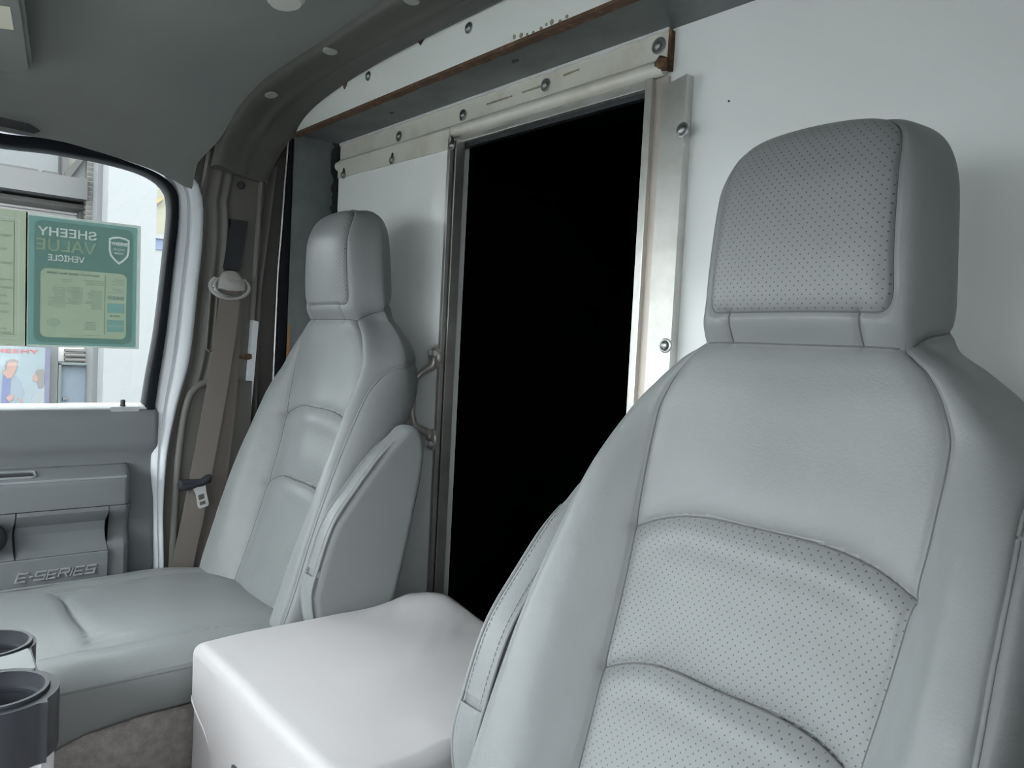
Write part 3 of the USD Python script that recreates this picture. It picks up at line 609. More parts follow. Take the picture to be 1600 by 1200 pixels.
# ---------------------------------------------------------------- passenger belt
sb = thing('seat_belt', 'taupe seat belt hanging on the pillar behind the passenger seat', 'seat belt', (-1.70, .57, -.56))
def strap(P, width, thick=.0016, wdir=(0, 1, 0)):
    P = np.asarray(P, float); T = np.gradient(P, axis=0); T /= np.linalg.norm(T, axis=1, keepdims=True)
    rows = []
    width = np.broadcast_to(width, (len(P),))
    for p, t, w in zip(P, T, width):
        a = np.asarray(wdir, float); a = a - t*(a @ t); a /= np.linalg.norm(a); n = np.cross(t, a)
        rows.append([p - a*w/2 - n*thick/2, p + a*w/2 - n*thick/2, p + a*w/2 + n*thick/2, p - a*w/2 + n*thick/2])
    return loft(rows)
XB = -1.712
def path(pts, n=40):
    P = np.array(pts); t = np.r_[0, np.cumsum(np.linalg.norm(np.diff(P, axis=0), axis=1))]; return PchipInterpolator(t, P)(np.linspace(0, t[-1], n))
obj('webbing', strap(path([onX(361, 440, XB), onX(358, 475, XB), onX(340, 600, XB + .006), onX(318, 720, XB + .012), onX(303, 800, XB + .012), onX(288, 870, XB + .006), onX(279, 925, XB)]), .046), 'belt_taupe', sb)
obj('webbing', strap(path([onX(364, 440, XB - .012), onX(356, 600, XB - .010), onX(340, 740, XB - .008), onX(318, 840, XB - .006), onX(293, 925, XB - .004)]), .044), 'belt_taupe', sb)
g = onX(361, 441, XB + .010)
obj('guide_cover', place(hull([(a*.030*s + b*.0, c*.018 + d, e) for s, d, e in ((1, -.008, 0), (.55, .012, .0), (.9, -.006, .016), (.45, .010, .014)) for a in (-1, -.5, .5, 1) for b, c in ((0, -1 + abs(a)*.4), (0, .9 - abs(a)*.5))]), g + np.array([-.012, .002, .002]), (0, 1, 0), (0, 0, 1), (1, 0, 0)), 'guide_plastic', sb, smooth=60)
dring = [(g[0] - .004, g[1] + .036*math.cos(a), g[2] - .008 + .024*math.sin(a)) for a in np.linspace(math.radians(140), math.radians(400), 40)]
obj('guide_ring', tube(dring, .0042, 10), 'chrome', sb)
obj('guide_ring_cover', tube([(x - .002, y + (y - g[1])*.16, z - .002) for x, y, z in dring], .0055, 10), 'guide_plastic', sb)
l0 = onX(306, 756, XB + .018)
obj('latch_holder', [tube([l0 + np.array([0, dy, dz_]) for dy, dz_ in ((-.034, .006), (-.028, -.004), (-.012, -.004), (.0, .0), (.012, .002), (.026, .010), (.032, .016))], [.006, .010, .009, .008, .009, .010, .005], 10), box(l0[0] - .008, l0[0] + .004, l0[1] - .032, l0[1] + .032, l0[2] + .001, l0[2] + .010, .002)], 'black_plastic', sb, smooth=60)
tp = affinity.rotate(Polygon([(-.014, 0), (.014, 0), (.012, -.016), (.012, -.046), (.009, -.050), (-.009, -.050), (-.012, -.046), (-.010, -.016)]).difference(sbox(-.0065, -.032, .0065, -.020)).difference(sbox(-.0065, -.044, .0065, -.036)), 14, origin=(0, 0))
obj('latch_tongue', place(extr(tp, .0025), l0 + np.array([0, .006, -.004]), (0, 1, 0), (0, 0, 1), (1, 0, 0)), 'tongue', sb, smooth=False, label='bright metal tongue')

# ---------------------------------------------------------------- bucket seats
Z_ = [-.56, -.52, -.42, -.30, -.20, -.12, -.06, -.025, 0, .02, .045, .085, .16, .20, .24]
CT = {
 'ai': [.097, .100, .109, .124, .133, .140, .143, .134, .120, .104, .094, .090, .086, .084, .084],
 'yi': [.442, .457, .506, .564, .604, .626, .642, .649, .655, .659, .652, .650, .655, .669, .69],
 'ac': [.150, .153, .160, .168, .173, .176, .172, .153, .131, .109, .104, .102, .098, .092, .09],
 'yc': [.418, .432, .470, .522, .566, .604, .640, .656, .666, .674, .668, .666, .670, .682, .70],
 'ao': [.200, .206, .213, .213, .209, .205, .191, .165, .135, .112, .112, .111, .106, .098, .09],
 'yo': [.412, .427, .468, .517, .567, .614, .660, .685, .697, .700, .694, .692, .696, .704, .71],
 'aw': [.212, .217, .224, .226, .224, .218, .205, .178, .146, .121, .1175, .1155, .110, .100, .09],
 'yw': [.455, .468, .512, .565, .616, .670, .698, .710, .715, .716, .716, .716, .720, .725, .73],
 'yb': [.535, .550, .592, .645, .692, .738, .748, .750, .750, .750, .752, .754, .756, .756, .756]}
CTF = {k: PchipInterpolator(Z_, v) for k, v in CT.items()}
def ctrl(z):
    g = {k: float(f(z)) for k, f in CTF.items()}
    hr = float(np.clip((z - .02)/.03, 0, 1)); cen = g['yi'] - (.005*(1 - hr) + .011*hr)
    return np.array([(0, cen), (g['ai'], g['yi']), (g['ac'], g['yc']), (g['ao'], g['yo']), (g['aw'], g['yw']), (g['aw'] - .010, g['yb'] - .030), (g['aw'] - .040, g['yb']), (0, g['yb'] + .004)])
ZT, ZB, DT, DB = .2225, -.535, .160, -.465
REF = np.array([0, .6, -.2])
def arc1(a): return -.149 - .025*np.abs(a/.135)**3
def arc2(a): return -.2845 - .0195*np.abs(a/.118)**3

def cut(v, f, A, s, mask=None):
    """splits the triangles along s = 0; A: per-vertex attributes carried along. Returns v, f, A, s and the seam's segments."""
    s = np.where(np.abs(s) < 1e-7, 0, s); sg = np.sign(s)
    t = sg[f]; cross = (t.max(1) > 0) & (t.min(1) < 0)
    if mask is not None: cross &= mask
    keep = f[~cross]; newf = []; E = {}; nv, nA = [], []; seg = []
    def mid(a, b):
        k = (min(a, b), max(a, b))
        if k not in E:
            w = s[a]/(s[a] - s[b]); E[k] = len(v) + len(nv); nv.append(v[a] + (v[b] - v[a])*w); nA.append(A[a] + (A[b] - A[a])*w)
        return E[k]
    for q in f[cross]:
        q = list(q); z = [i for i in range(3) if sg[q[i]] == 0]
        if z:
            i = z[0]; a, b, c = q[i], q[(i+1) % 3], q[(i+2) % 3]; m = mid(b, c)
            newf += [(a, b, m), (a, m, c)]; seg.append((a, m))
        else:
            i = [k for k in range(3) if sg[q[k]]*sg[q[(k+1) % 3]] < 0 and sg[q[k]]*sg[q[(k+2) % 3]] < 0][0]
            a, b, c = q[i], q[(i+1) % 3], q[(i+2) % 3]; m, n = mid(a, b), mid(a, c)
            newf += [(a, m, n), (m, b, c), (m, c, n)]; seg.append((m, n))
    if not newf: return v, f, A, s, seg
    v2 = np.vstack([v, np.array(nv)]) if nv else v; A2 = np.vstack([A, np.array(nA)]) if nv else A
    return v2, np.vstack([keep, np.array(newf)]), A2, np.r_[s, np.zeros(len(nv))], seg

def chains(seg):
    adj = {}
    for a, b in seg: adj.setdefault(a, []).append(b); adj.setdefault(b, []).append(a)
    out = []; seen = set()
    starts = [k for k in adj if len(adj[k]) == 1] + list(adj)
    for s0 in starts:
        if s0 in seen: continue
        ch = [s0]; seen.add(s0)
        while True:
            nx_ = [k for k in adj[ch[-1]] if k not in seen]
            if not nx_: break
            ch.append(nx_[0]); seen.add(nx_[0])
        if len(ch) > 2: out.append(ch)
    return out

def seat(label, cx, shift, recline, yawdeg, arm_side, arm_tilt, q=1.0):
    # skin: rings of points from bottom to top
    nseg = [max(3, int(n*q)) for n in (64, 26, 26, 16, 12, 8, 12)]
    zb = DB - (DB - ZB)*np.sin(np.linspace(np.pi/2, 0, int(16*q) + 4)); zt = DT + (ZT - DT)*np.sin(np.linspace(0, np.pi/2, int(34*q) + 4))
    zm = np.linspace(DB, DT, int(250*q)); zs = np.r_[zb[:-1], zm[:-1], zt]
    rings, U, Zr = [], None, []
    for z in zs:
        c = ctrl(z); full = np.vstack([c, (c[1:-1] * [-1, 1])[::-1]])
        ch = np.linalg.norm(np.diff(np.vstack([full, full[:1]]), axis=0), axis=1)**.6; kn = np.r_[0, np.cumsum(ch)]
        sp = CubicSpline(kn, np.vstack([full, full[:1]]), bc_type='periodic')
        t, u = [], []
        order = list(range(7)) + list(range(6, -1, -1))
        for i, k in enumerate(order):
            w = np.linspace(0, 1, nseg[k] + 1)[:-1]; t.append(kn[i] + (kn[i+1] - kn[i])*w); u.append(i + w)
        P = sp(np.concatenate(t)); u = np.concatenate(u); u = np.where(u > 7, 14 - u, u)
        s = 1.0
        if z > DT: k = (z - DT)/(ZT - DT); s = max(1 - k**4, 0)**(1/4)
        if z < DB: k = (DB - z)/(DB - ZB); s = max(1 - k**2.6, 0)**(1/2.6)*.35 + .65 if k < 1 else .65
        ctr = np.array([0, (c[0, 1] + c[-1, 1])/2]); P = ctr + (P - ctr)*max(s, 0.02)
        rings.append(np.column_stack([P, np.full(len(P), z)])); U = u
    n, k = len(rings), len(U)
    crown = np.array([.010*(1 - min(1, abs(x)/.10)**2) for x in rings[-1][:, 0]])
    V = np.array(rings)
    top = np.clip((V[..., 2] - .12)/(.10), 0, 1); V[..., 2] += top*.004*(1 - (V[..., 0]/.11)**2)
    me = loft(V); v = np.array(me.vertices); f = np.array(me.faces)
    Us = np.r_[np.tile(U, n), 3.5, 3.5]
    nrm = np.array(me.vertex_normals)
    A = np.column_stack([Us, nrm])
    ids = f.max(1) < n*k
    # seam fields
    neck = v[:, 2] - (.018 + .27*np.clip(v[:, 1] - .657, 0, 1))
    v, f, A, _, sg_neck = cut(v, f, A, neck)
    fn = lambda: v[:, 2] - (.018 + .27*np.clip(v[:, 1] - .657, 0, 1))
    body = lambda: fn()[f].mean(1) < 0
    v, f, A, _, sg_a1 = cut(v, f, A, v[:, 2] - arc1(v[:, 0]), (A[f, 0].max(1) < 1.0001))
    v, f, A, _, sg_a2 = cut(v, f, A, v[:, 2] - arc2(v[:, 0]), (A[f, 0].max(1) < 1.0001))
    def side_field():
        p = (A[:, 0] - 3)*.055; h = -.066 - v[:, 2]; r = .045
        return np.where((p < r) & (h < r), r - np.hypot(r - p, r - h), np.minimum(p, h))
    v, f, A, s_, sg_side = cut(v, f, A, side_field(), body())
    def ins_field():
        p = (1 - A[:, 0])*.09; h = v[:, 2] - .046; r = .024
        return np.where((p < r) & (h < r), r - np.hypot(r - p, r - h), np.minimum(p, h))
    v, f, A, s2, sg_ins = cut(v, f, A, ins_field(), ~body())
    bandm = lambda: (~body()) & (v[f, 2].mean(1) < .0465) & (A[f, 0].max(1) < 1.3) & (v[f, 1].mean(1) < .68)
    v, f, A, _, sg_band = cut(v, f, A, np.abs(v[:, 0]) - .0645, bandm())
    # column seams (exact grid columns)
    def column(u0, zlo, zhi):
        out = []
        for sgn in (1, -1):
            ii = np.where((np.abs(A[:, 0] - u0) < 1e-6) & (v[:, 2] > zlo) & (v[:, 2] < zhi) & (v[:, 0]*sgn > 0))[0]
            out.append(list(ii[np.argsort(v[ii, 2])]))
        return out
    col_ins = column(1, -.53, .017); col_hr = column(1, .068, ZT + .004); col_out = column(3, -.53, -.112)
    lines = {'neck': chains(sg_neck), 'arc': chains(sg_a1) + chains(sg_a2), 'side': chains(sg_side) + col_out, 'ins': chains(sg_ins), 'hr': col_hr, 'band': chains(sg_band), 'col': col_ins}
    # relief: seams sink in, panels puff out
    disp = np.zeros(len(v))
    def sink(idx, depth, w, soft, softw):
        nonlocal disp
        pts = v[np.unique(np.concatenate([np.array(c) for c in idx]))] if idx else None
        if pts is None: return
        d, _ = cKDTree(pts).query(v); disp -= depth*np.exp(-(d/w)**2) + soft*np.exp(-(d/softw)**2)
    sink(lines['neck'], .0030, .0032, .003, .012); sink(lines['arc'], .0028, .003, .0022, .010); sink(lines['col'], .0030, .0032, .0035, .011)
    sink(lines['side'], .0030, .0045, .001, .009); sink(lines['ins'] + lines['hr'], .0028, .003, .0022, .010); sink(lines['band'], .0018, .0026, .0012, .006)
    inner = A[:, 0] < 1.0
    for fa, dep in ((arc1, .003), (arc2, .007)):
        h = v[:, 2] - fa(v[:, 0]); w = (1 - np.clip(A[:, 0], 0, 1)**4)
        disp -= np.where(inner & (h > 0), dep*np.exp(-(h/.030)**2)*w, 0); disp += np.where(inner & (h < 0), .0045*np.exp(-((h + .022)/.020)**2)*w, 0)
    bol = (A[:, 0] > 1.05) & (A[:, 0] < 2.9) & (v[:, 2] < -.03)
    disp += .0012*(meshkit.noise(v*22, 4) - .5) + .0006*(meshkit.noise(v*60, 6) - .5)*bol
    v2 = v + A[:, 1:4]*disp[:, None]
    ca, sa = math.cos(math.radians(recline)), math.sin(math.radians(recline))
    def pose(p):
        p = np.asarray(p, float) - REF; return np.stack([p[:, 0], p[:, 1]*ca - p[:, 2]*sa, p[:, 1]*sa + p[:, 2]*ca], -1) + REF
    base = np.array([cx, .45 + shift[1], FL])
    t = thing('bucket_seat', label, 'car seat', base)
    cy, sy = math.cos(math.radians(yawdeg)), math.sin(math.radians(yawdeg))
    def W(p):                                # seat frame -> cab
        p = pose(p); p = p - REF; p = np.stack([p[:, 0]*cy - p[:, 1]*sy, p[:, 0]*sy + p[:, 1]*cy, p[:, 2]], -1) + REF
        return p + [cx, shift[1], shift[2]]
    fz = v[f, 2].mean(1); fu = A[f, 0].mean(1); fy_ = v[f, 1].mean(1); fx = v[f, 0].mean(1); bd = body()
    sf = side_field()[f].mean(1); inf = ins_field()[f].mean(1)
    A1, A2 = fz - arc1(fx), fz - arc2(fx)
    lab = np.zeros(len(f), int)
    lab[bd] = 4; lab[bd & (fu > 1) & (fx > 0)] = 5; lab[bd & (sf > 0)] = 6
    lab[bd & (fu < 1) & (A1 > 0)] = 1; lab[bd & (fu < 1) & (A1 <= 0) & (A2 > 0)] = 2; lab[bd & (fu < 1) & (A2 <= 0)] = 3
    lab[~bd] = 7; lab[(~bd) & (inf > 0)] = 8; lab[(~bd) & (inf <= 0) & (np.abs(fx) < .0645) & (fz < .0465) & (fu < 1.3)] = 9
    vw = W(v2)
    full = trimesh.Trimesh(vw, f, process=False)
    out = {}
    for i, nm, mt in ((6, 'backrest', 'vinyl'), (1, 'yoke_panel', 'vinyl'), (2, 'perforated_panel', 'vinyl_perforated'), (3, 'perforated_panel', 'vinyl_perforated'), (4, 'bolster', 'vinyl'), (5, 'bolster', 'vinyl'), (7, 'headrest', 'vinyl'), (8, 'headrest_insert', 'vinyl_perforated'), (9, 'headrest_band', 'vinyl')):
        sub = full.submesh([np.where(lab == i)[0]], append=True, repair=False)
        out[nm] = obj(nm, sub, mt, t, smooth=True)
    th, pp = [], []
    for key in lines:
        for c in lines[key]:
            P = vw[np.array(c)]
            if len(P) < 3: continue
            k = np.r_[True, np.linalg.norm(np.diff(P, axis=0), axis=1) > .0006]; P = P[k]
            if len(P) < 3: continue
            (pp if key == 'side' else th).append(tube(P, .0009 if key != 'side' else .0022, 8))
    obj('seam', th, 'vinyl_seam', t, smooth=60); obj('bolster_piping', pp, 'vinyl', t, smooth=60)
    # fold-up armrest on the inner side
    sgn = arm_side; ai, ao = .224, .271
    fr = np.array([(.674, -.163), (.660, -.166), (.630, -.193), (.572, -.258), (.529, -.315), (.506, -.375), (.492, -.43), (.498, -.475), (.520, -.50)]); bk = np.array([(.60, -.505), (.645, -.46), (.672, -.36), (.694, -.26), (.700, -.215), (.697, -.185), (.688, -.168)])
    if sgn < 0: fr = fr + [0, .013]; bk = bk + [0, .013]
    def tilt(p): p = np.array(p); k = np.radians(arm_tilt); o = np.array([.67, -.16]); d = p - o; return o + np.column_stack([d[:, 0]*math.cos(k) - d[:, 1]*math.sin(k), d[:, 0]*math.sin(k) + d[:, 1]*math.cos(k)])
    prof = Polygon(tilt(np.vstack([fr, bk]))).buffer(-.014).buffer(.0); pp = np.array(prof.exterior.coords)[:-1]
    sph = trimesh.creation.icosphere(2, .014).vertices
    sph2 = trimesh.creation.icosphere(2, .014).vertices
    core = hull(np.vstack([np.array([sgn*x, y, z]) + sph for x in (ai + .014, ao - .014) for y, z in pp]))
    core.vertices = W(core.vertices)
    ar = obj('armrest', core, 'vinyl', t, smooth=50)
    F = dense(tilt(np.vstack([fr, fr[-1:] + [.04, -.003]])), 90)
    tg = np.gradient(F, axis=0); tg /= np.linalg.norm(tg, axis=1, keepdims=True); nr = np.column_stack([tg[:, 1], -tg[:, 0]])
    if nr[30, 0] > 0: nr = -nr
    def strip(i0, i1, lift, w0, w1):
        rows_ = []
        for q_, (p, nn) in enumerate(zip(F[i0:i1], nr[i0:i1])):
            rq = min(1., q_/9.) if i0 < 20 else 1.; p = p - nn*.0035*(1 - rq)**2
            rows_.append([(sgn*x, *(p + nn*l)) for x, l in ((w0, -.004), (w0, lift*.4), (w0 + .003, lift), ((w0 + w1)/2, lift*1.4), (w1 - .003, lift), (w1, lift*.4), (w1, -.004))])
        g_ = loft(rows_); g_.vertices = W(g_.vertices); return g_
    cutz = np.argmin(np.abs(F[:, 1] + .373 + (.0 if arm_tilt == 0 else .006)))
    obj('armrest_front', strip(9, cutz, .0022, ai + .006, ao - .006), 'vinyl', ar, smooth=50)
    obj('armrest_flap', strip(cutz + 1, 84, .0030, ai + .005, ao - .005), 'vinyl', ar, smooth=50)
    pip = [tube(W(np.array([(sgn*x, *(p + nn*(.0012 - .003*max(0, 1 - q_/10.)**2))) for q_, (p, nn) in enumerate(zip(F[10:86], nr[10:86]))])), np.interp(np.arange(76), [0, 10], [.0005, .0022]), 8) for x in (ai + .0045, ao - .0045)]
    obj('armrest_piping', pip, 'vinyl', ar, smooth=60)
    st = []
    for x in (ai + .011, ao - .011):
        L = np.array([(sgn*x, *(p + nn*.0030)) for p, nn in zip(F[11:84], nr[11:84])]); s_l = np.r_[0, np.cumsum(np.linalg.norm(np.diff(L, axis=0), axis=1))]
        for a in np.arange(0, s_l[-1] - .005, .0062):
            st.append(tube(W(np.stack([[np.interp(b, s_l, L[:, j]) for j in range(3)] for b in (a, a + .002, a + .0042)])), .0006, 5))
    obj('stitching', st, 'vinyl_stitch', ar, smooth=60, kind='stuff')
    # cushion
    CYB, CYF, HW = .555, .02, .252
    def planc(s, th_):
        e = 2/5.0; x = HW*np.sign(np.cos(th_))*np.abs(np.cos(th_))**e*s; y = (CYB + CYF)/2 + (CYB - CYF)/2*np.sign(np.sin(th_))*np.abs(np.sin(th_))**e*s; return x, y
    th_ = np.linspace(0, 2*np.pi, 160, endpoint=False); R2 = []
    for z, s in ((-.545, .95), (-.538, .965), (-.528, .985), (-.510, 1.0), (-.495, 1.004), (-.488, 1.0), (-.4855, .994), (-.4835, .9905)): x, y = planc(s, th_); R2.append(np.stack([x, y, np.full_like(x, z)], -1))
    for s in np.r_[.984, .975, .96, .94, np.linspace(.91, .02, 60)]:
        x, y = planc(s, th_); h = .021*(1 - s**3.2)**.8; R2.append(np.stack([x, y, -.4835 + h + 0*x], -1))
    R2 = np.array(R2)
    Zr_ = R2[..., 2]; front = np.clip((.20 - R2[..., 1])/.20, 0, 1); Zr_ -= .010*front**2*(R2[..., 2] > -.50) + .035*np.clip((.27 - R2[..., 1])/.12, 0, 1.3)**2*(R2[..., 2] < -.50)
    d = R2[..., 1] - (.262 + .03*(R2[..., 0]/.25)**2*0 - .015*np.cos(R2[..., 0]*6)); topm = R2[..., 2] > -.482
    Zr_ -= topm*(.003*np.exp(-(d/.003)**2) + .003*np.exp(-(d/.014)**2)); d2 = np.abs(R2[..., 0]) - (.165 + .0*R2[..., 1]); back_ = R2[..., 1] > .262
    Zr_ -= topm*back_*(.0008*np.exp(-(d2/.004)**2) + .003*np.exp(-(d2/.02)**2))
    Zr_ += topm*.004*(meshkit.noise(R2*[16, 9, 10], 11) - .5)*(1 + 2*(np.abs(R2[..., 0]) > .16))
    cu = loft(R2); Cc = cu.vertices + [cx, shift[1]*.4, 0]; cu.vertices = Cc
    cp = obj('cushion', cu, 'vinyl', t, smooth=50)
    ringp = R2[7] + [cx, shift[1]*.4, 0]
    obj('cushion_piping', tube(ringp, .0022, 8, closed=True), 'vinyl', cp, smooth=60)
    obj('seat_base', [box(cx - .20, cx + .20, .10, .52, FL + (.36 if True else 0), -.545, .01)], 'holder_plastic', t)
    return t
seat('grey vinyl driver seat, the large one at the right with perforated panels', -.3734, (0, 0, 0), 0, 0, -1, 0, 1.0)
seat('grey vinyl passenger seat, the smaller one beside the seat belt and door', -1.3734, (0, .065, .017), 5.54, -1.48, 1, -3.5, .75)

# ---------------------------------------------------------------- vinyl covered box between the seats
bxl, bxr, byf, byb = -1.097, -.655, .366, .772
def plan(inset, n=28, r=.013):
    p = rrect(bxl + inset, byf + inset, bxr - inset, byb - inset, max(r - inset, .004)); ln_ = p.exterior.length
    return np.array([p.exterior.interpolate(t).coords[0] for t in np.linspace(0, ln_, 240, endpoint=False)])
cbx = thing('console_box', 'pale grey vinyl covered box between the two seats', 'console box', ((bxl + bxr)/2, (byf + byb)/2, FL))
R3 = []
hem = lambda x: -.511 - .068*np.clip((x - bxl)/.12, 0, 1)**1.3 - .004*np.sin((x - bxl)*60)
def hump(x, y):
    return .022*np.exp(-((x + 1.025)/.075)**2 - ((y - .735)/.060)**2) + .008*np.sin(np.clip((x - bxl)/(bxr - bxl), 0, 1)*np.pi)*np.sin(np.clip((y - byf)/(byb - byf), 0, 1)*np.pi) + .005*(meshkit.noise(np.stack([x*13, y*9, 0*x], -1), 21) - .5) + .003*(meshkit.noise(np.stack([(x + y)*30, (y - x)*10, 0*x], -1), 22) - .5)*np.clip((y - .55)/.15, 0, 1)
for k in (0, .25, .5, .75, .93):
    p = plan(.0); hb_ = hem(p[:, 0]); z = hb_ + (-.452 - hb_)*k
    wob = .004*(meshkit.noise(np.stack([p[:, 0]*18, p[:, 1]*18, z*14], -1), 31) - .5)
    p = p + wob[:, None]*np.sign(p - [(bxl + bxr)/2, (byf + byb)/2]); R3.append(np.column_stack([p, z]))
for a in np.linspace(0, np.pi/2, 8): p = plan(.016*(1 - math.cos(a))); z = -.452 + .016*math.sin(a); R3.append(np.column_stack([p, z + hump(p[:, 0], p[:, 1])*(a/(np.pi/2))]))
for s in np.linspace(.97, .02, 46): p = plan(.016); c0 = p.mean(0); p = c0 + (p - c0)*s; R3.append(np.column_stack([p, -.436 + hump(p[:, 0], p[:, 1])]))
obj('cover', loft(np.array(R3), cap0=False), 'cover_vinyl', cbx, smooth=60)
pl = plan(.0015); obj('piping', tube(np.column_stack([pl, hem(pl[:, 0])]) , .0026, 8, closed=True), 'piping', cbx, smooth=60)
R4 = []
for z0, i in ((FL, .004), (-.75, .004), (-.66, .003), (-.60, .003)): p = plan(i); R4.append(np.column_stack([p, np.full(len(p), z0)]))
p = plan(.004); R4.append(np.column_stack([p, hem(p[:, 0])]))
obj('skirt', loft(np.array(R4)), 'cover_vinyl', cbx, smooth=60)
q = onY(366, 1192, byf - .002)
obj('velcro_tab', [box(q[0] - .004, q[0] + .012, byf - .004, byf - .001, q[2] - .03, q[2] - .004)], 'black_plastic', cbx)

# ---------------------------------------------------------------- cup holder tray in front of the box
ch = thing('cup_holder', 'black twin cup holder with grey insert in the lower left corner', 'cup holder', (-1.02, .10, -.60))
ZC = -.400
c1, c2 = np.array([-1.120, .128]), np.array([-.972, .120])
outl = unary_union([Point(*c1).buffer(.052, 24), Point(*c2).buffer(.060, 24), Polygon([(-1.15, .06), (-.96, .03), (-.918, .160), (-1.09, .170)])]).buffer(.012).buffer(-.012)
holes = unary_union([Point(*c1).buffer(.044, 24), Point(*c2).buffer(.046, 24)])
obj('body', [place(extr(outl.difference(holes), .066), (0, 0, ZC - .066), (1, 0, 0), (0, 1, 0), (0, 0, 1))], 'holder_plastic', ch, smooth=30)
for c, r in ((c1, .044), (c2, .046)):
    obj('cup_well', place(lathe([(r, .004), (r + .004, .004), (r + .005, .0015), (r + .004, -.004), (r - .002, -.045), (r - .003, -.066), (0, -.067), (0, -.064), (r - .006, -.063), (r - .0045, -.045), (r - .001, -.018), (r - .004, -.018), (r - .004, -.014), (r - .0015, -.012), (r, -.004), (r, .004)], 40, False), (*c, ZC), (1, 0, 0), (0, 1, 0), (0, 0, 1)), 'holder_plastic', ch, smooth=40)
ins = Polygon([(-1.14, .16), (-1.12, .075), (-1.0, .06), (-.945, .14), (-.955, .160), (-1.07, .166)]).difference(holes.buffer(.010)).buffer(-.002).buffer(.002)
obj('insert', place(extr(ins, .003), (0, 0, ZC + .0005), (1, 0, 0), (0, 1, 0), (0, 0, 1)), 'holder_grey', ch, smooth=30)
obj('front_panel', place(extr(outl.intersection(sbox(-1.10, -1, 0, 1)).buffer(-.004), .30), (0, 0, ZC - .369), (1, 0, 0), (0, 1, 0), (0, 0, 1)), 'holder_light', ch, smooth=30)

# sun visor folded against the headliner, at the left edge
A_ = onZ(36, -10, .505); B_ = onX(52, 112, -1.665)
e1 = B_ - A_; LV = np.linalg.norm(e1); e1 /= LV; e2 = np.array([0, -1, -.06]); e2 = e2 - e1*(e1 @ e2); e2 /= np.linalg.norm(e2); e3 = np.cross(e1, e2); e3 = e3 if e3[2] > 0 else -e3
vo = rrect(-.22, 0, LV + .018, .20, .035)
sv = thing('sun_visor', 'grey padded sun visor against the headliner in the upper left corner', 'sun visor', A_)
obj('visor', [place(extr(vo.buffer(-.007), .007), A_, e1, e2, e3), place(extr(vo, .012), A_ + e3*.006, e1, e2, e3)], 'headliner', sv, smooth=40)
obj('warning_label', place(extr(sbox(.042, .020, .112, .085), .0006), A_ - e3*.0012, e1, e2, e3), 'label_paper', sv, label='cream label')

# tan pillar trim low at the driver's side
q = onY(1590, 1140, .86)
tp_ = obj('pillar_trim', box(q[0] - .03, q[0] + .14, .80, .90, FL, q[2] + .11, .012), 'trim_tan', None, label='tan lower pillar trim behind the driver seat, at the right edge', cat='trim')

# parts of the cab ahead of the seats, out of the picture: dashboard and cowl
dash = structure('trim_2', 'dashboard and cowl ahead of the seats')
obj('windscreen_header', box(-1.78, .04, -.70, -.60, .32, .62, .02), 'headliner', dash)
for x in (-1.74, .0): obj('windscreen_pillar', tube([(x, -.63, .34), (x, -.80, .12), (x, -1.03, -.24)], .045, 12), 'pillar_paint', dash)
obj('windscreen', hull([(x, y + d, z) for x in (-1.74, 0) for y, z in ((-.64, .32), (-1.04, -.24)) for d in (0, -.004)]), 'pane', dash)
obj('driver_pillar', [box(.02, .08, .50, .95, FL - .1, .62), box(.02, .06, -.62, .52, .345, .62), box(.0, .10, -.62, .9, FL - .1, FL + .08)], 'pillar_paint', dash)
obj('driver_door', box(.03, .08, -.66, .52, FL, -.165, .01), 'door_plastic', dash)
obj('driver_window', box(.052, .056, -.66, .52, -.18, .40), 'pane_tinted', dash)
obj('dashboard', [box(-1.74, .04, -1.05, -.72, FL, -.26, .04), box(-1.85, .12, -2.0, -1.02, FL, -.34, .03)], 'holder_plastic', dash)

# ---------------------------------------------------------------- outside the passenger window
gd = structure('ground', 'pale grey pavement outside')
obj('pavement', box(-40, 40, -40, 40, FL - .75, FL - .70), 'asphalt', gd)
XF = -5.6
def F_(u, v, X=XF): return tuple(onX(u, v, X)[1:])
def fac(pix, X, d): return place(extr(Polygon([F_(u, v, X) for u, v in pix]).buffer(0), d), (X - d, 0, 0), (0, 1, 0), (0, 0, 1), (1, 0, 0))
def fbox(u0, v0, u1, v1, X, d, b=0):
    """an upright block whose face at X spans the two corners measured in the picture"""
    a, c = F_(u0, v0, X), F_(u1, v1, X); return box(X - d, X, a[0], c[0], a[1], c[1], b)
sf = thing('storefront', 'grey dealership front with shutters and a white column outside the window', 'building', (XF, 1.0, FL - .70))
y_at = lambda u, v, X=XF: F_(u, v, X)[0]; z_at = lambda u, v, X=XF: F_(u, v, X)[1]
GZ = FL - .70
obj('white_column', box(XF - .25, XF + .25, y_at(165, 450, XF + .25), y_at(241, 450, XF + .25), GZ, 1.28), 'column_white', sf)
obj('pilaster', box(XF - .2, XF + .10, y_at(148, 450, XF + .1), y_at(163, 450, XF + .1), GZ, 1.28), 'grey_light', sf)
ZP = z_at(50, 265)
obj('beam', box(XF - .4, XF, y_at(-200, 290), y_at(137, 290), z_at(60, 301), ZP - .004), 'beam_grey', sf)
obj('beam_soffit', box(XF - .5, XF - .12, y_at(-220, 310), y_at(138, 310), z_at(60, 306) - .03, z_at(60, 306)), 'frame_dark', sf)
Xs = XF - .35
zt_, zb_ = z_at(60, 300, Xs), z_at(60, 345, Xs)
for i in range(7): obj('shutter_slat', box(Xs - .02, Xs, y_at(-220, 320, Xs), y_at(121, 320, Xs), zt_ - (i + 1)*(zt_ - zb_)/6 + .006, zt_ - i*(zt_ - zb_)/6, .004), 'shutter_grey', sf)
obj('pillar', box(Xs - .1, Xs + .12, y_at(121, 330, Xs), y_at(138, 330, Xs), GZ, zt_), 'grey_panel', sf)
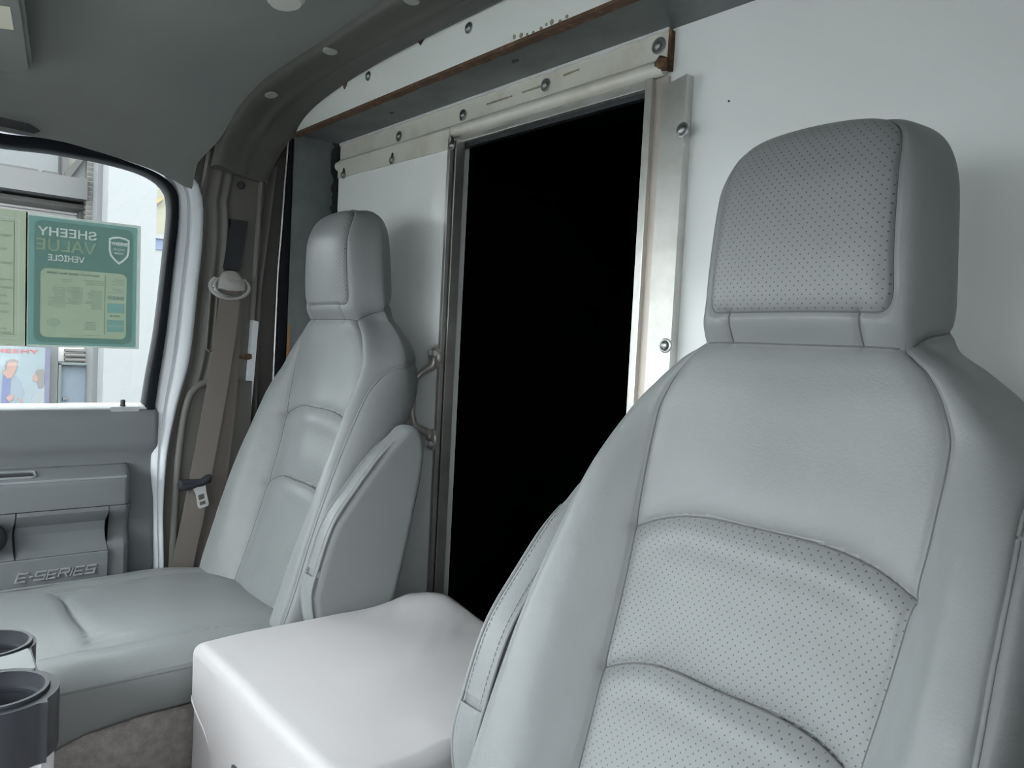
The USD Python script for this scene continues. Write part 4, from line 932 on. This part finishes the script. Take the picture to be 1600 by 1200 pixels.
for i in range(16):
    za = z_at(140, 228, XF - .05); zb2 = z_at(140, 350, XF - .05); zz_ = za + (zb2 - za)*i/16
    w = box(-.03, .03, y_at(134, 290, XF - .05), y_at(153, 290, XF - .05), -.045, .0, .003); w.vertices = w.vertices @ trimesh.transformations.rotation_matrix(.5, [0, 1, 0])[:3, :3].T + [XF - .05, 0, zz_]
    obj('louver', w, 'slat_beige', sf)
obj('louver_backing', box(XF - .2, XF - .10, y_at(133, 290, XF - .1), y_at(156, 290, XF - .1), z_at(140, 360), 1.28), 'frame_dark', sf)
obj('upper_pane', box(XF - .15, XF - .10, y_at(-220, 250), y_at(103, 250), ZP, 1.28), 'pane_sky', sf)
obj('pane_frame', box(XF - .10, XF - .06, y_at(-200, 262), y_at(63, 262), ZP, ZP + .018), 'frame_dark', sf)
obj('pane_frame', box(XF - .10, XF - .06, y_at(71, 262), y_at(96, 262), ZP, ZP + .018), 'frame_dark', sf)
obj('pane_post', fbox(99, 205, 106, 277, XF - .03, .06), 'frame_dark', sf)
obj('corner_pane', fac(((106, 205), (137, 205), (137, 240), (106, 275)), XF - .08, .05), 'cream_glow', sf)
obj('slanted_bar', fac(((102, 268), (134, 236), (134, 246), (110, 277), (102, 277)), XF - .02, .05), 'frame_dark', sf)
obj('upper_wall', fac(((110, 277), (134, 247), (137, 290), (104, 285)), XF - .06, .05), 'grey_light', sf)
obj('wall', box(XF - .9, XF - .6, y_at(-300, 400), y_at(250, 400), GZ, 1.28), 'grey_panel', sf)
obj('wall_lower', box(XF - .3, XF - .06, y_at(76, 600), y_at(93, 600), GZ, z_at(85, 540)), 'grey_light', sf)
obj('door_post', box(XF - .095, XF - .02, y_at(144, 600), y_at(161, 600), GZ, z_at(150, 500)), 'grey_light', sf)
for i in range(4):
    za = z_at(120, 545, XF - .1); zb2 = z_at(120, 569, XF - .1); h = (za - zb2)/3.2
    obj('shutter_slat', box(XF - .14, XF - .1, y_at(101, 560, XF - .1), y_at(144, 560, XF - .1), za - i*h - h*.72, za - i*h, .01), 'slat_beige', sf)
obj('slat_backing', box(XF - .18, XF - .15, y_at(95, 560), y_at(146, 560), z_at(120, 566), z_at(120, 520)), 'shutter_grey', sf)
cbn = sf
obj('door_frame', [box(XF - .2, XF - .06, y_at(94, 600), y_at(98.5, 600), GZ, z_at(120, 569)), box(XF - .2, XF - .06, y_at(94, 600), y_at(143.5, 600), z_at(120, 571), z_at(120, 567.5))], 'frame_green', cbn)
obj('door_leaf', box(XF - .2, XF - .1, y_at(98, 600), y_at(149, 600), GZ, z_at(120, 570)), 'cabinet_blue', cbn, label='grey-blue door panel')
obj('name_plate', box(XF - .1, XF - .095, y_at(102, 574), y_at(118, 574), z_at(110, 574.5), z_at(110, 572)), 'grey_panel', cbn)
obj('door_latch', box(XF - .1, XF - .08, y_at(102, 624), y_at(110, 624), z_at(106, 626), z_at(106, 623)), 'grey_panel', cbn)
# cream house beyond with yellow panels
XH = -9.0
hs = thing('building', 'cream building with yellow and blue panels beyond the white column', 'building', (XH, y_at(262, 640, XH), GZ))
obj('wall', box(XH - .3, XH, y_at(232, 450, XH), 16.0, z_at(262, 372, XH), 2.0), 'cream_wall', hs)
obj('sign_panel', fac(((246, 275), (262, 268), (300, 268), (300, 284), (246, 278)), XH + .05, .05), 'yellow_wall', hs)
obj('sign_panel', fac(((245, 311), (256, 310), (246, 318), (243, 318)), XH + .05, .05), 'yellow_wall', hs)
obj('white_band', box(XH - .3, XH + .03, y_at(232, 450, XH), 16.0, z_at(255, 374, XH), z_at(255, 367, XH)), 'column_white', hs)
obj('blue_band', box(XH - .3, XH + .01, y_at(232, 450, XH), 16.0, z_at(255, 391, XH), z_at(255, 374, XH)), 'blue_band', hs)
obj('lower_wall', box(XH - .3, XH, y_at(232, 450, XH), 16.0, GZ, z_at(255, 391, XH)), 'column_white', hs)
# advertising poster, flat
XP = XF + .02
ps = thing('poster', 'advertising poster of a smiling man and a woman, below the window sign outside', 'poster', (XP, y_at(35, 640, XP), z_at(35, 660, XP)))
def pp_(nm, pts, mt, k, **kw): return obj(nm, fac(pts, XP + .001*k, .001), mt, ps, smooth=False, **kw)
obj('poster_board', fbox(-160, 535, 71, 700, XP - .0005, .03), 'poster_sky', ps)
obj('poster_edge', fbox(71.5, 535, 75, 700, XP + .002, .03), 'poster_edge', ps)
pp_('man_jacket', ((-14, 655), (-8, 592), (4, 582), (12, 580), (22, 586), (30, 592), (38, 612), (36, 622), (26, 624), (22, 655)), 'poster_jacket', 1, label='light grey-blue jacket of the printed man')
pp_('man_shirt', ((0, 655), (4, 590), (6, 584), (12, 592), (18, 584), (16, 610), (12, 655)), 'poster_shirt', 2, label='blue shirt of the printed man')
pp_('man_face', ((9, 572), (10, 566), (14, 563), (22, 563), (27, 567), (26, 576), (22, 584), (18, 590), (12, 592), (5, 584), (5, 578), (9, 580)), 'poster_skin', 3)
pp_('man_hair', ((8.5, 572), (10, 564), (16, 561), (24, 561.5), (29, 564), (28, 567), (22, 565), (14, 566), (11, 570), (10, 577)), 'poster_hair', 4)
pp_('man_hand', ((9, 622), (16, 616), (21, 617), (21, 623), (14, 628)), 'poster_skin', 4)
pp_('woman_blouse', ((40, 655), (44, 632), (52, 618), (60, 606), (71, 600), (71, 655)), 'poster_blouse', 1)
pp_('woman_face', ((51, 592), (53, 585), (58, 582), (60, 590), (58, 597), (53, 596)), 'poster_skin', 2)
pp_('woman_hair', ((55, 583), (58, 577.5), (68, 577), (70, 590), (68, 604), (61, 607), (58, 597), (60, 590)), 'poster_hair', 3)
pp_('woman_hand', ((28, 622), (33, 622), (36, 628), (33, 629)), 'poster_skin', 2)
tx = text_poly('SHEEHY', 1.0, True); a, b, c, d = tx.bounds
w0, w1 = y_at(-22, 548, XP + .002), y_at(60, 548, XP + .002); hz_ = z_at(30, 545.5, XP + .002) - z_at(30, 551.5, XP + .002)
for g_ in tx.geoms: obj('letter', place(extr(affinity.scale(affinity.translate(g_, -a, -b), (w1 - w0)/(c - a), hz_/(d - b), origin=(0, 0)), .001), (XP + .001, w0, z_at(30, 551.5, XP + .002)), (0, 1, 0), (0, 0, 1), (1, 0, 0)), 'poster_red', ps, smooth=False)
